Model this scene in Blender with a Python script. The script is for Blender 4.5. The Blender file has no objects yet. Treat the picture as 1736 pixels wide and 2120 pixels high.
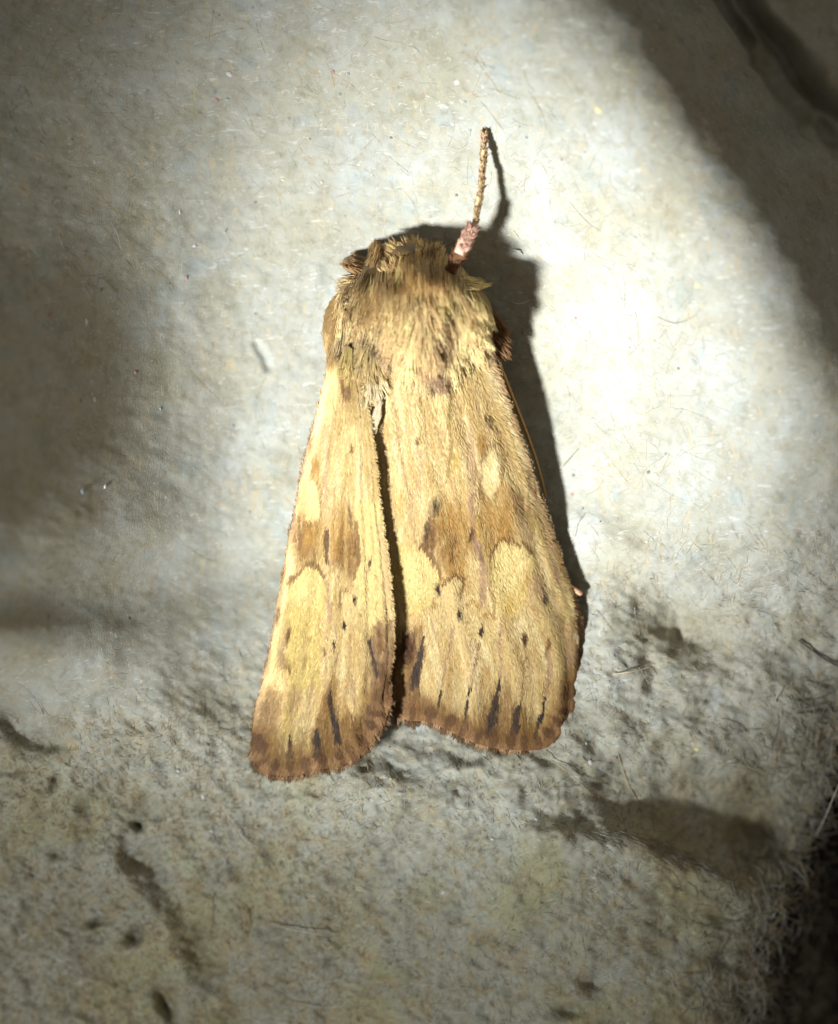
import bpy, math
import numpy as np
from mathutils import Vector

rng = np.random.default_rng(7)
SC = bpy.context.scene
COL = SC.collection
SC.unit_settings.scale_length = 0.01          # one unit is one centimetre

# ------------------------------------------------------------------ camera
D = 11.0                                       # camera height above the resting plane
PX = 550.0                                     # tracing pixels per unit on the plane z = 0
CX, CY = 868.0, 1060.0
cam_d = bpy.data.cameras.new('camera')
cam = bpy.data.objects.new('camera', cam_d)
COL.objects.link(cam)
cam.location = (0, 0, D)
cam_d.sensor_fit = 'VERTICAL'
cam_d.sensor_height = 24.0
cam_d.sensor_width = 24.0
cam_d.lens = 24.0 * D / (2120 / PX)
cam_d.clip_start = 0.1
cam_d.clip_end = 200
cam_d.dof.use_dof = True
cam_d.dof.focus_distance = D - 0.22
cam_d.dof.aperture_fstop = 0.16
SC.camera = cam

# ------------------------------------------------------------------ world and torch
w = bpy.data.worlds.new('World')
SC.world = w
w.use_nodes = True
bg = w.node_tree.nodes['Background']
bg.inputs['Color'].default_value = (1.0, 0.90, 0.75, 1)
bg.inputs['Strength'].default_value = 0.225

TORCH_DIR = Vector((-0.525, -0.44, 0.735)).normalized()
TORCH_AIM = Vector((0.34, 0.60, 0.1))
TORCH_POS = TORCH_AIM + TORCH_DIR * 13.0
def torch_lamp(name, watts, cone, aim):          # the torch: a hot beam inside a wider spill
    ld = bpy.data.lights.new(name, 'SPOT')
    ld.energy = watts
    ld.color = (0.95, 1.0, 1.035)
    ld.spot_size = math.radians(cone)
    ld.spot_blend = 1.0
    ld.shadow_soft_size = 0.72
    o = bpy.data.objects.new(name, ld)
    COL.objects.link(o)
    o.location = TORCH_POS
    o.rotation_euler = (TORCH_POS - aim).to_track_quat('Z', 'Y').to_euler()
torch_lamp('torch_beam', 23000, 15.6, TORCH_AIM)
torch_lamp('torch_spill', 2900, 33, Vector((0.22, -0.75, 0.0)))

SC.view_settings.view_transform = 'Standard'
SC.view_settings.look = 'None'
SC.view_settings.exposure = 0.0
SC.view_settings.gamma = 1.0
SC.cycles.max_bounces = 5
SC.cycles.diffuse_bounces = 3

# ------------------------------------------------------------------ helpers
def at(px, py, z):
    """tracing pixel at height z -> world point arrays"""
    px, py, z = np.broadcast_arrays(np.asarray(px, float), np.asarray(py, float), np.asarray(z, float))
    k = (D - z) / D / PX
    return np.stack([(px - CX) * k, (CY - py) * k, z], -1)

def smooth(t):
    t = np.clip(t, 0, 1)
    return t * t * (3 - 2 * t)

_lat = np.random.default_rng(11).random((256, 256))
def vnoise(x, y, seed=0):
    x = np.asarray(x, float) + seed * 17.31
    y = np.asarray(y, float) + seed * 41.77
    xi = np.floor(x).astype(int); yi = np.floor(y).astype(int)
    fx = x - xi; fy = y - yi
    fx = fx * fx * (3 - 2 * fx); fy = fy * fy * (3 - 2 * fy)
    a = _lat[xi & 255, yi & 255]; b = _lat[(xi + 1) & 255, yi & 255]
    c = _lat[xi & 255, (yi + 1) & 255]; d = _lat[(xi + 1) & 255, (yi + 1) & 255]
    return (a * (1 - fx) + b * fx) * (1 - fy) + (c * (1 - fx) + d * fx) * fy - 0.5

def fbm(x, y, oct=4, seed=0):
    s = 0; a = 1.0
    for k in range(oct):
        s = s + a * vnoise(x * 2 ** k, y * 2 ** k, seed + k * 3.3)
        a *= 0.55
    return s

def polyline_dist(px, py, pts):
    """distance and fraction along a polyline"""
    best = np.full(np.shape(px), 1e9); frac = np.zeros(np.shape(px)); side = np.zeros(np.shape(px))
    pts = np.asarray(pts, float)
    n = len(pts) - 1
    for i in range(n):
        ax, ay = pts[i]; bx, by = pts[i + 1]
        dx, dy = bx - ax, by - ay
        L = dx * dx + dy * dy + 1e-9
        t = np.clip(((px - ax) * dx + (py - ay) * dy) / L, 0, 1)
        d = np.hypot(px - ax - t * dx, py - ay - t * dy)
        m = d < best
        best = np.where(m, d, best); frac = np.where(m, (i + t) / n, frac)
        side = np.where(m, np.sign(dx * (py - ay) - dy * (px - ax)), side)
    return best, frac, side

def inside(px, py, pts):
    pts = np.asarray(pts, float); r = np.zeros(np.shape(px), bool)
    j = len(pts) - 1
    for i in range(len(pts)):
        xi, yi = pts[i]; xj, yj = pts[j]
        c = ((yi > py) != (yj > py)) & (px < (xj - xi) * (py - yi) / (yj - yi + 1e-12) + xi)
        r ^= c; j = i
    return r

def mesh_np(name, V, F, cols=None, shade=True):
    """V (n,3); F (m,3) or (m,4) or list of such arrays"""
    me = bpy.data.meshes.new(name)
    Fs = F if isinstance(F, list) else [F]
    V = np.asarray(V, np.float32)
    me.vertices.add(len(V)); me.vertices.foreach_set('co', V.ravel())
    tot = sum(f.size for f in Fs); np_ = sum(len(f) for f in Fs)
    me.loops.add(tot); me.polygons.add(np_)
    me.loops.foreach_set('vertex_index', np.concatenate([f.ravel() for f in Fs]).astype(np.int32))
    cnt = np.concatenate([np.full(len(f), f.shape[1]) for f in Fs])
    st = np.concatenate([[0], np.cumsum(cnt)[:-1]])
    me.polygons.foreach_set('loop_start', st.astype(np.int32))
    me.update(calc_edges=True)
    if shade:
        me.polygons.foreach_set('use_smooth', np.ones(np_, bool))
    if cols is not None:
        a = me.color_attributes.new('tint', 'FLOAT_COLOR', 'POINT')
        c = np.ones((len(V), 4), np.float32); c[:, :3] = np.clip(cols, 0, 1)
        a.data.foreach_set('color', c.ravel())
    me.validate()
    return me

def obj(name, me, mat=None, parent=None, kind=None):
    o = bpy.data.objects.new(name, me); COL.objects.link(o)
    if mat is not None and me is not None and not me.materials:
        me.materials.append(mat)
    if parent is not None:
        o.parent = parent
    if kind:
        o['kind'] = kind
    return o

def strand_mesh(name, P, R, C, Ct=None):
    """P (N,S,3) paths, R (N,S) radii, C (N,3) colours (Ct tip colours): three-sided tapering tubes"""
    N, S, _ = P.shape
    T = np.empty_like(P); T[:, 1:-1] = P[:, 2:] - P[:, :-2]; T[:, 0] = P[:, 1] - P[:, 0]; T[:, -1] = P[:, -1] - P[:, -2]
    T /= np.linalg.norm(T, axis=2, keepdims=True) + 1e-9
    up = np.zeros_like(T); up[..., 2] = 1; up[..., 0] = 0.13
    A = np.cross(T, up); A /= np.linalg.norm(A, axis=2, keepdims=True) + 1e-9
    B = np.cross(T, A)
    V = np.empty((N, S, 3, 3))
    for k in range(3):
        a = 2 * math.pi * k / 3 + math.pi / 6
        V[:, :, k] = P + (A * math.cos(a) + B * math.sin(a)) * R[..., None]
    idx = np.arange(N * S * 3).reshape(N, S, 3)
    fs = []
    for k in range(3):
        k2 = (k + 1) % 3
        fs.append(np.stack([idx[:, :-1, k], idx[:, :-1, k2], idx[:, 1:, k2], idx[:, 1:, k]], -1).reshape(-1, 4))
    if Ct is None:
        Ct = C
    t = np.linspace(0, 1, S)[None, :, None]
    cc = C[:, None, :] * (1 - t) + Ct[:, None, :] * t
    cc = np.repeat(cc[:, :, None, :], 3, axis=2).reshape(-1, 3)
    return mesh_np(name, V.reshape(-1, 3), np.concatenate(fs), cc)

def tube_mesh(name, pts, rad, n=10, cols=None, caps=True):
    """tube through pts (k,3) with radii, rounded ends"""
    pts = np.asarray(pts, float); rad = np.asarray(rad, float)
    k = len(pts)
    T = np.gradient(pts, axis=0); T /= np.linalg.norm(T, axis=1, keepdims=True) + 1e-9
    up = np.array([0.1, 0.2, 1.0])
    A = np.cross(T, up); A /= np.linalg.norm(A, axis=1, keepdims=True); B = np.cross(T, A)
    ang = np.linspace(0, 2 * math.pi, n, endpoint=False)
    V = pts[:, None] + rad[:, None, None] * (np.cos(ang)[None, :, None] * A[:, None] + np.sin(ang)[None, :, None] * B[:, None])
    V = V.reshape(-1, 3)
    idx = np.arange(k * n).reshape(k, n); nx = np.roll(idx, -1, 1)
    q = np.stack([idx[:-1], nx[:-1], nx[1:], idx[1:]], -1).reshape(-1, 4)
    V = np.concatenate([V, pts[:1], pts[-1:]])
    c0, c1 = k * n, k * n + 1
    t = np.concatenate([np.stack([np.full(n, c0), nx[0], idx[0]], -1), np.stack([np.full(n, c1), idx[-1], nx[-1]], -1)])
    cc = None
    if cols is not None:
        cols = np.asarray(cols, float)
        cc = np.concatenate([np.repeat(cols, n, 0), cols[:1], cols[-1:]])
    return mesh_np(name, V, [q, t], cc)

def ellipsoid_mesh(name, c, r, nu=36, nv=20, col=None, rot=0.0, wob=0.0):
    th = np.linspace(0, 2 * math.pi, nu, endpoint=False); ph = np.linspace(0.0, math.pi, nv)
    TH, PH = np.meshgrid(th, ph)
    x = np.cos(TH) * np.sin(PH); y = np.sin(TH) * np.sin(PH); z = np.cos(PH)
    s = 1 + wob * vnoise(x * 3 + 9, y * 3 + z * 2 + 9, 4)
    x, y, z = x * r[0] * s, y * r[1] * s, z * r[2] * s
    cr, sr = math.cos(rot), math.sin(rot)
    V = np.stack([c[0] + x * cr - y * sr, c[1] + x * sr + y * cr, c[2] + z], -1).reshape(-1, 3)
    idx = np.arange(nu * nv).reshape(nv, nu); nx = np.roll(idx, -1, 1)
    q = np.stack([idx[:-1], idx[1:], nx[1:], nx[:-1]], -1).reshape(-1, 4)
    cc = None if col is None else np.tile(np.asarray(col, float), (len(V), 1))
    return mesh_np(name, V, q, cc)

# ------------------------------------------------------------------ materials
def mat_new(name):
    m = bpy.data.materials.new(name); m.use_nodes = True
    nt = m.node_tree; b = nt.nodes['Principled BSDF']
    return m, nt, b

def N(nt, t, **kw):
    n = nt.nodes.new(t)
    for k, v in kw.items():
        setattr(n, k, v)
    return n

def tint_mat(name, rough=0.6, noise=0.25, scale=60.0, spec=0.25, sheen=0.0, trans=0.0):
    m, nt, b = mat_new(name)
    a = N(nt, 'ShaderNodeAttribute', attribute_name='tint')
    tc = N(nt, 'ShaderNodeTexCoord')
    nz = N(nt, 'ShaderNodeTexNoise'); nz.inputs['Scale'].default_value = scale; nz.inputs['Detail'].default_value = 3
    nt.links.new(tc.outputs['Object'], nz.inputs['Vector'])
    mr = N(nt, 'ShaderNodeMapRange'); mr.inputs['To Min'].default_value = 1 - noise; mr.inputs['To Max'].default_value = 1 + noise
    mr.inputs['From Min'].default_value = 0.25; mr.inputs['From Max'].default_value = 0.75
    nt.links.new(nz.outputs['Fac'], mr.inputs['Value'])
    mx = N(nt, 'ShaderNodeVectorMath', operation='SCALE')
    nt.links.new(a.outputs['Color'], mx.inputs[0]); nt.links.new(mr.outputs['Result'], mx.inputs['Scale'])
    nt.links.new(mx.outputs['Vector'], b.inputs['Base Color'])
    b.inputs['Roughness'].default_value = rough
    b.inputs['Specular IOR Level'].default_value = spec
    b.inputs['Sheen Weight'].default_value = sheen
    if trans:
        tr = N(nt, 'ShaderNodeBsdfTranslucent'); ms = N(nt, 'ShaderNodeMixShader'); ms.inputs['Fac'].default_value = trans
        nt.links.new(mx.outputs['Vector'], tr.inputs['Color'])
        out = nt.nodes['Material Output']
        nt.links.new(b.outputs['BSDF'], ms.inputs[1]); nt.links.new(tr.outputs['BSDF'], ms.inputs[2])
        nt.links.new(ms.outputs['Shader'], out.inputs['Surface'])
    return m

M_wing = tint_mat('wing_membrane', 0.65, 0.15, 40, 0.2)
M_scale = tint_mat('wing_scale', 0.6, 0.12, 90, 0.15, trans=0.12)
M_fur = tint_mat('moth_fur', 0.5, 0.15, 60, 0.35, trans=0.3)
M_leg = tint_mat('leg_scales', 0.6, 0.3, 120, 0.3)
M_fibre = tint_mat('pulp_fibre', 0.75, 0.15, 20, 0.2, trans=0.2)
M_fleck = tint_mat('paper_fleck', 0.7, 0.2, 60, 0.2)

def ramp(nt, fac, stops):
    r = N(nt, 'ShaderNodeValToRGB')
    e = r.color_ramp.elements
    while len(e) < len(stops):
        e.new(0.5)
    for k, (p, c) in enumerate(stops):
        e[k].position = p; e[k].color = (*c, 1)
    nt.links.new(fac, r.inputs['Fac'])
    return r.outputs['Color']

def mixc(nt, fac, a, b, mode='MIX'):
    n = N(nt, 'ShaderNodeMix', data_type='RGBA', blend_type=mode)
    if isinstance(fac, float):
        n.inputs[0].default_value = fac
    else:
        nt.links.new(fac, n.inputs[0])
    for s, v in ((n.inputs[6], a), (n.inputs[7], b)):
        if isinstance(v, tuple):
            s.default_value = (*v, 1)
        else:
            nt.links.new(v, s)
    return n.outputs[2]

def pulp_material():
    m, nt, b = mat_new('moulded_pulp')
    tc = N(nt, 'ShaderNodeTexCoord')
    def noise(scale, detail=4, rough=0.55, dist=0.0, stretch=None):
        n = N(nt, 'ShaderNodeTexNoise')
        n.inputs['Scale'].default_value = scale; n.inputs['Detail'].default_value = detail
        n.inputs['Roughness'].default_value = rough; n.inputs['Distortion'].default_value = dist
        if stretch:
            mp = N(nt, 'ShaderNodeMapping'); mp.inputs['Scale'].default_value = stretch[0]; mp.inputs['Rotation'].default_value = (0, 0, stretch[1])
            nt.links.new(tc.outputs['Object'], mp.inputs['Vector']); nt.links.new(mp.outputs['Vector'], n.inputs['Vector'])
        else:
            nt.links.new(tc.outputs['Object'], n.inputs['Vector'])
        return n.outputs['Fac']
    at_ = N(nt, 'ShaderNodeAttribute', attribute_name='tint')
    base = ramp(nt, noise(5, 5), [(0.30, (0.275, 0.265, 0.21)), (0.5, (0.315, 0.312, 0.265)), (0.7, (0.355, 0.36, 0.33))])
    mott = ramp(nt, noise(26, 5, 0.6, 0.6), [(0.30, (0.82, 0.80, 0.74)), (0.5, (1, 1, 1)), (0.70, (1.06, 1.06, 1.05))])
    c = mixc(nt, 1.0, base, mott, 'MULTIPLY')
    # long buried fibres: tan and white threads
    f1 = ramp(nt, noise(46, 2, 0.5, 1.4, ((1.0, 0.22, 1), 0.5)), [(0.60, (0, 0, 0)), (0.68, (1, 1, 1))])
    c = mixc(nt, f1, c, (0.36, 0.315, 0.225))
    f2 = ramp(nt, noise(60, 2, 0.5, 1.6, ((0.25, 1.0, 1), -0.35)), [(0.62, (0, 0, 0)), (0.70, (0.8, 0.8, 0.8))])
    c = mixc(nt, f2, c, (0.46, 0.455, 0.42))
    # ink specks
    vo = N(nt, 'ShaderNodeTexVoronoi'); vo.inputs['Scale'].default_value = 15; vo.inputs['Randomness'].default_value = 1
    nt.links.new(tc.outputs['Object'], vo.inputs['Vector'])
    sp = ramp(nt, vo.outputs['Distance'], [(0.06, (1, 1, 1)), (0.13, (0, 0, 0))])
    hs = N(nt, 'ShaderNodeSeparateColor'); nt.links.new(vo.outputs['Color'], hs.inputs['Color'])
    gt = N(nt, 'ShaderNodeMath', operation='GREATER_THAN'); gt.inputs[1].default_value = 0.55; nt.links.new(hs.outputs['Red'], gt.inputs[0])
    ml = N(nt, 'ShaderNodeMath', operation='MULTIPLY'); nt.links.new(sp, ml.inputs[0]); nt.links.new(gt.outputs[0], ml.inputs[1])
    m2 = N(nt, 'ShaderNodeMath', operation='MULTIPLY'); nt.links.new(ml.outputs[0], m2.inputs[0]); nt.links.new(hs.outputs['Blue'], m2.inputs[1])
    spc = ramp(nt, hs.outputs['Green'], [(0.0, (0.09, 0.10, 0.10)), (0.55, (0.14, 0.16, 0.18)), (0.8, (0.5, 0.5, 0.48)), (0.93, (0.3, 0.13, 0.10))])
    c = mixc(nt, m2.outputs[0], c, spc)
    c = mixc(nt, 1.0, c, at_.outputs['Color'], 'MULTIPLY')
    nt.links.new(c, b.inputs['Base Color'])
    b.inputs['Roughness'].default_value = 0.85
    b.inputs['Specular IOR Level'].default_value = 0.15
    # fibrous felt relief
    s = N(nt, 'ShaderNodeMath', operation='ADD')
    nt.links.new(noise(70, 5, 0.65, 1.2), s.inputs[0])
    nt.links.new(noise(110, 3, 0.6, 2.0, ((1, 0.3, 1), 0.4)), s.inputs[1])
    bp = N(nt, 'ShaderNodeBump'); bp.inputs['Strength'].default_value = 0.22; bp.inputs['Distance'].default_value = 0.02
    nt.links.new(s.outputs[0], bp.inputs['Height'])
    nt.links.new(bp.outputs['Normal'], b.inputs['Normal'])
    return m
M_pulp = pulp_material()

# ------------------------------------------------------------------ egg carton (height field of moulded pulp)
RIDGE = [(1040, -500), (1108, -150), (1160, 0), (1255, 110), (1336, 230), (1418, 345), (1515, 470), (1595, 620), (1662, 770), (1718, 960), (1768, 1200), (1810, 1500)]
EDGE = [(1930, 1250), (1790, 1440), (1712, 1580), (1655, 1720), (1604, 1850), (1568, 2000), (1550, 2120), (1540, 2400), (1500, 2700)]

def smin(a, b, k):
    h = np.clip(0.5 + 0.5 * (b - a) / k, 0, 1)
    return b * (1 - h) + a * h - k * h * (1 - h)

def gau(px, py, cx, cy, rx, ry, rot=0.0):
    c, s = math.cos(rot), math.sin(rot)
    dx, dy = px - cx, py - cy
    return np.exp(-(((dx * c + dy * s) / rx) ** 2 + ((-dx * s + dy * c) / ry) ** 2))

def lin(px, py, pts, wd):
    d, f, s = polyline_dist(px, py, pts)
    return np.exp(-(d / wd) ** 2)

def rim_e(px, py):
    wx = px + 26 * fbm(px / 130, py / 130, 3, 1); wy = py + 26 * fbm(px / 130, py / 130, 3, 2)
    e, f, s = polyline_dist(wx, wy, EDGE)
    return np.where(s > 0, e, -e) / PX

def carton_h(px, py, fine=True):
    wx = px + 26 * fbm(px / 130, py / 130, 3, 1); wy = py + 26 * fbm(px / 130, py / 130, 3, 2)
    X = (px - CX) / PX; Y = (CY - py) / PX
    # right wall rising to the ridge, then falling away
    d, f, s = polyline_dist(wx * 0.6 + px * 0.4, wy * 0.6 + py * 0.4, RIDGE)
    r = np.where(s > 0, d, -d) / PX
    rise = 0.93 * np.exp(-np.maximum(r, -0.3) / 0.50)
    h = smin(rise, 0.72 + 1.6 * r, 0.90)
    h = -smin(-h, np.full_like(h, 1.7) - 0.15 * fbm(px / 220, py / 220, 3, 8), 0.3)
    lowr = smooth((py - 1050) / 320)
    h = np.where(r > 0, h * (1 - 0.75 * lowr), h)
    # left wall
    yw = np.exp(-((py - 1060) / 640.0) ** 2)
    h = h + 1.52 * smooth((-X - 0.60) / 1.70) * (0.30 + 0.70 * yw) * (1 - 0.9 * smooth((py - 1290) / 240))
    low = smooth((py - 1420) / 400)
    h = h + low * (0.13 * (X + 0.5) + 0.15 * (Y + 1.0))
    h = h + 0.03 * np.clip(Y, 0, 3) ** 2
    # floor below the fold
    h = h + 0.10 * smooth((py - 1180) / 260) - 0.05
    h = h - 0.17 * gau(px, py, 130, 1280, 240, 120, -0.15) - 0.05 * gau(px, py, 430, 1170, 240, 70, -0.2)
    h = h - 0.09 * gau(px, py, 1010, 700, 230, 380, -0.15)
    h = h + 0.07 * gau(px, py, 1260, 1320, 75, 150) - 0.09 * gau(px, py, 580, 1530, 150, 120)
    h = h + 0.10 * lin(wx, wy, [(60, 1640), (330, 1500), (560, 1560), (760, 1650), (960, 1640), (1180, 1620)], 85)
    # features of the lower half
    h = h + 0.10 * lin(wx, wy, [(1120, 1735), (1215, 1728), (1330, 1750), (1420, 1785), (1500, 1822)], 34)
    h = h - 0.24 * gau(wx + 26 * fbm(px / 44, py / 44, 3, 12), wy + 26 * fbm(px / 44, py / 44, 3, 13), 1460, 1664, 240, 92, 0.08) - 0.34 * gau(wx, wy, 1600, 1720, 150, 130, 0) - 0.10 * gau(wx, wy, 1560, 1740, 90, 60, 0.4)
    h = h + 0.04 * gau(px, py, 1400, 1540, 260, 60, 0.1)
    h = h - 0.11 * gau(wx, wy, 1430, 1305, 95, 52, 0.45) - 0.03 * lin(wx, wy, [(1330, 1370), (1362, 1395), (1350, 1430)], 15)
    h = h + 0.035 * lin(wx, wy, [(1205, 1105), (1300, 1140), (1400, 1190), (1500, 1280)], 40)
    h = h - 0.03 * lin(wx, wy, [(270, 1620), (318, 1690)], 20) - 0.032 * lin(wx * .5 + px * .5, wy * .5 + py * .5, [(285, 1770), (350, 1850), (420, 1930), (462, 2040), (500, 2090)], 32)
    h = h + 0.06 * lin(wx, wy, [(220, 1790), (330, 1910), (390, 2030)], 40)
    h = h - 0.05 * lin(wx, wy, [(-60, 1440), (20, 1490), (60, 1520), (120, 1530)], 20) - 0.07 * gau(px, py, 25, 1482, 34, 18, 0.4)
    for (a, b_, ra, rb, dp, ro) in ((290, 1713, 11, 12, 0.09, 0), (282, 1935, 15, 24, 0.09, 0.5), (205, 1912, 26, 10, 0.06, -0.3), (350, 2085, 16, 36, 0.11, -0.5),
                                    (493, 1785, 22, 18, 0.03, 0.3), (115, 1620, 12, 20, 0.06, 0), (130, 1770, 24, 10, 0.05, 0.3), (1230, 2030, 40, 24, 0.08, 0), (1500, 1990, 30, 26, 0.10, 0),
                                    (1450, 2040, 26, 22, 0.08, 0), (1480, 1900, 34, 18, 0.07, 0.3), (1540, 2060, 24, 24, 0.08, 0), (1400, 1330, 14, 24, 0.03, 0), (1180, 2090, 40, 14, 0.06, 0)):
        h = h - dp * gau(wx * .5 + px * .5, wy * .5 + py * .5, a, b_, ra, rb, ro)
    h = h - 0.014 * lin(px, py, [(531, 712), (547, 738), (557, 762)], 8)
    # the carton behind the ridge: a deep slit and another lip
    h = h - 0.38 * lin(wx, wy, [(1470, -60), (1570, 70), (1630, 150), (1680, 215), (1760, 262), (1860, 280)], 42)
    h = h + 0.14 * gau(px, py, 1780, 110, 120, 120)
    # outer rim, lower right
    e = rim_e(px, py)
    h = smin(h, -0.08 + 1.1 * e, 0.66)
    h = smin(h, 0.10 + 3.0 * e, 0.12)
    # relief of the pulp
    rough = 0.28 + 0.95 * smooth((py - 1150 + 0.25 * (px - 868)) / 300) + 0.5 * smooth((500 - px) / 300) * smooth((py - 1450) / 200)
    rough = rough * (1 - 0.55 * smooth((px - 1150) / 200) * smooth((1150 - py) / 200))
    h = h + rough * (0.030 * fbm(px / 85, py / 85, 4, 5))
    if fine:
        lump = fbm(px / 34 + 0.6 * vnoise(px / 60, py / 60, 3), py / 22, 4, 6)
        h = h + rough * (0.013 + 0.006 * gau(px, py, 900, 1690, 500, 130)) * lump
        dirx, diry = px * 0.87 + py * 0.5, -px * 0.5 + py * 0.87
        h = h + rough * 0.010 * np.abs(fbm(dirx / 46, diry / 12, 3, 9))
    return h

GRID = {}
def surf(px, py):
    """height of the built pulp surface under a tracing pixel"""
    zg = GRID['z']; z = np.zeros(np.shape(px))
    for it in range(3):
        k = (D - z) / D / PX
        fx = ((px - CX) * k - GRID['x0']) / GRID['s']; fy = ((CY - py) * k - GRID['y0']) / GRID['s']
        i = np.clip(fx.astype(int), 0, zg.shape[1] - 2); j = np.clip(fy.astype(int), 0, zg.shape[0] - 2)
        a = np.clip(fx - i, 0, 1); b_ = np.clip(fy - j, 0, 1)
        z = (zg[j, i] * (1 - a) + zg[j, i + 1] * a) * (1 - b_) + (zg[j + 1, i] * (1 - a) + zg[j + 1, i + 1] * a) * b_
    return z

def build_carton():
    step = 4.2 / PX
    xs = np.arange(-2.35, 2.45, step); ys = np.arange(-2.75, 2.75, step)
    Xg, Yg = np.meshgrid(xs, ys)
    z = np.zeros_like(Xg)
    for it in range(3):
        k = D / (D - z) * PX
        px = Xg * k + CX; py = CY - Yg * k
        z = carton_h(px, py)
    k = D / (D - z) * PX
    px = Xg * k + CX; py = CY - Yg * k
    GRID.update(x0=xs[0], y0=ys[0], s=step, z=z)
    V = np.stack([Xg, Yg, z], -1).reshape(-1, 3)
    idx = np.arange(V.shape[0]).reshape(Xg.shape)
    q = np.stack([idx[:-1, :-1], idx[:-1, 1:], idx[1:, 1:], idx[1:, :-1]], -1).reshape(-1, 4)
    ee = (rim_e(px, py) + 0.03 * fbm(px / 14, py / 14, 2, 77)).ravel()
    q = q[ee[q].min(1) > 0.0]
    used = np.unique(q); re = np.full(len(V), -1); re[used] = np.arange(len(used))
    # the torn edge has thickness: a skirt under every border
    ed = np.sort(np.concatenate([q[:, [0, 1]], q[:, [1, 2]], q[:, [2, 3]], q[:, [3, 0]]]), axis=1)
    ed, cnt = np.unique(ed, axis=0, return_counts=True); ed = ed[cnt == 1]
    bv = np.unique(ed); low_i = np.full(len(V), -1); low_i[bv] = len(used) + np.arange(len(bv))
    skirt = V[bv] - np.array([0.03, 0, 0.16])
    sq = np.stack([re[ed[:, 0]], re[ed[:, 1]], low_i[ed[:, 1]], low_i[ed[:, 0]]], -1)
    # stains of the pulp itself: tan, yellowish and bluish patches; then browner, darker hollows
    c = np.ones((len(V), 3))
    p, pp = px.ravel(), py.ravel()
    n1 = fbm(p / 170, pp / 170, 4, 21)
    tan = smooth((n1 + 0.02) / 0.4)[:, None] * 0.75
    low = smooth((pp - 1350) / 500)[:, None]
    c = c * (1 - tan * (0.35 + 0.65 * low)) + np.array([1.05, 0.90, 0.66]) * tan * (0.35 + 0.65 * low)
    c = c * (1 + low * np.array([0.10, 0.05, -0.06]))
    n2 = smooth((fbm(p / 60, pp / 60, 3, 31) - 0.22) / 0.3)[:, None]
    c = c * (1 - n2 * .6) + np.array([0.84, 0.92, 0.99]) * n2 * .6
    n3 = smooth((fbm(p / 24, pp / 24, 3, 41) - 0.12) / 0.3)[:, None] * (.25 + .75 * low)
    c = c * (1 - n3 * .5) + np.array([0.90, 0.75, 0.50]) * n3 * .5
    hw = gau(p, pp, 1470, 1680, 230, 90, .1)[:, None]  # tint that browns and darkens the lower-right hollow
    c = c * (1 - hw * .25) + np.array([0.86, 0.76, 0.58]) * hw * .25
    hol = gau(p, pp, 1430, 1300, 85, 50, 0.45)[:, None]  # oval hollow on the right, tinted darker and browner
    c = c * (1 - hol * 0.5) + np.array([0.74, 0.66, 0.46]) * hol * 0.5
    return mesh_np('pulp_wall', np.concatenate([V[used], skirt]), np.concatenate([re[q], sq]), np.concatenate([c[used], c[bv]]))

carton = obj('egg_carton', None)
carton.location = (0, 0, 0)
carton['label'] = 'grey moulded pulp egg carton with fuzzy fibres under the moth'
carton['category'] = 'egg carton'
obj('pulp_wall', build_carton(), M_pulp, carton)

def fibres(n, region, lens, rads, ang_fn, lift, curl, palette, seed, S=6):
    g = np.random.default_rng(seed)
    px, py = region(g, n)
    n = len(px)
    L = g.uniform(*lens, n) * g.uniform(0.5, 1.0, n)
    a = ang_fn(px, py, g)
    P = np.empty((n, S, 3))
    x, y = px.copy(), py.copy()
    da = g.normal(0, curl, n)
    lf = np.abs(g.normal(0, lift, n)); ph = g.uniform(0, 6.28, n)
    for k in range(S):
        z = surf(x, y)
        t = k / (S - 1)
        z = z + lf * (0.15 + np.sin(t * 3.14 + 0.3 * np.sin(ph)) ** 2 + 0.7 * t * (np.sin(ph) > 0.3))
        P[:, k] = at(x, y, z)
        x = x + np.cos(a) * L / (S - 1); y = y + np.sin(a) * L / (S - 1)
        a = a + da + g.normal(0, curl * 0.6, n)
    R = (g.uniform(*rads, n)[:, None] * np.linspace(1.0, 0.55, S)[None]) / PX
    pal = np.array(palette); C = pal[g.integers(0, len(pal), n)] * g.uniform(0.75, 1.2, (n, 1))
    return P, R, C

TAN = (0.45, 0.365, 0.22); PALE = (0.48, 0.46, 0.38); WHITE = (0.58, 0.57, 0.54); BASE = (0.38, 0.37, 0.32); GREY = (0.26, 0.255, 0.22); BROWN = (0.20, 0.155, 0.095)
def reg_all(g, n):
    px, py = g.uniform(-60, 1800, n), g.uniform(-60, 2180, n)
    k = (px > 430) | (py < 620) | (py > 1420)      # the left wall is smoother
    return px[k], py[k]
def reg_low(g, n):
    px, py = g.uniform(-60, 1720, n * 3), g.uniform(1080, 2180, n * 3)
    w_ = smooth((py - 1080 + 0.35 * np.maximum(px - 900, -200) - 0.5 * np.maximum(500 - px, 0)) / 420)
    k = g.random(n * 3) < w_
    return px[k][:n], py[k][:n]
def reg_shred(g, n):
    t = g.random(n) ** .8
    return 1215 + 255 * t + g.normal(0, 12, n), 1722 + 18 * t + 62 * t * t + g.normal(0, 8, n)
def reg_rim(g, n):
    pts = np.array(EDGE); i = g.integers(1, 7, n); t = g.random(n)[:, None]
    p = pts[i] * (1 - t) + pts[i + 1] * t
    return p[:, 0] + 15 - np.abs(g.normal(0, 90, n)) * (.4 + .6 * g.random(n)), p[:, 1] + g.normal(0, 30, n)
def ang_any(px, py, g):
    return g.uniform(0, 6.28, len(px))
def ang_flow(px, py, g):
    return 0.5 + 1.3 * fbm(px / 160, py / 160, 2, 14) * 2 + g.normal(0, 0.5, len(px))
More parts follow.
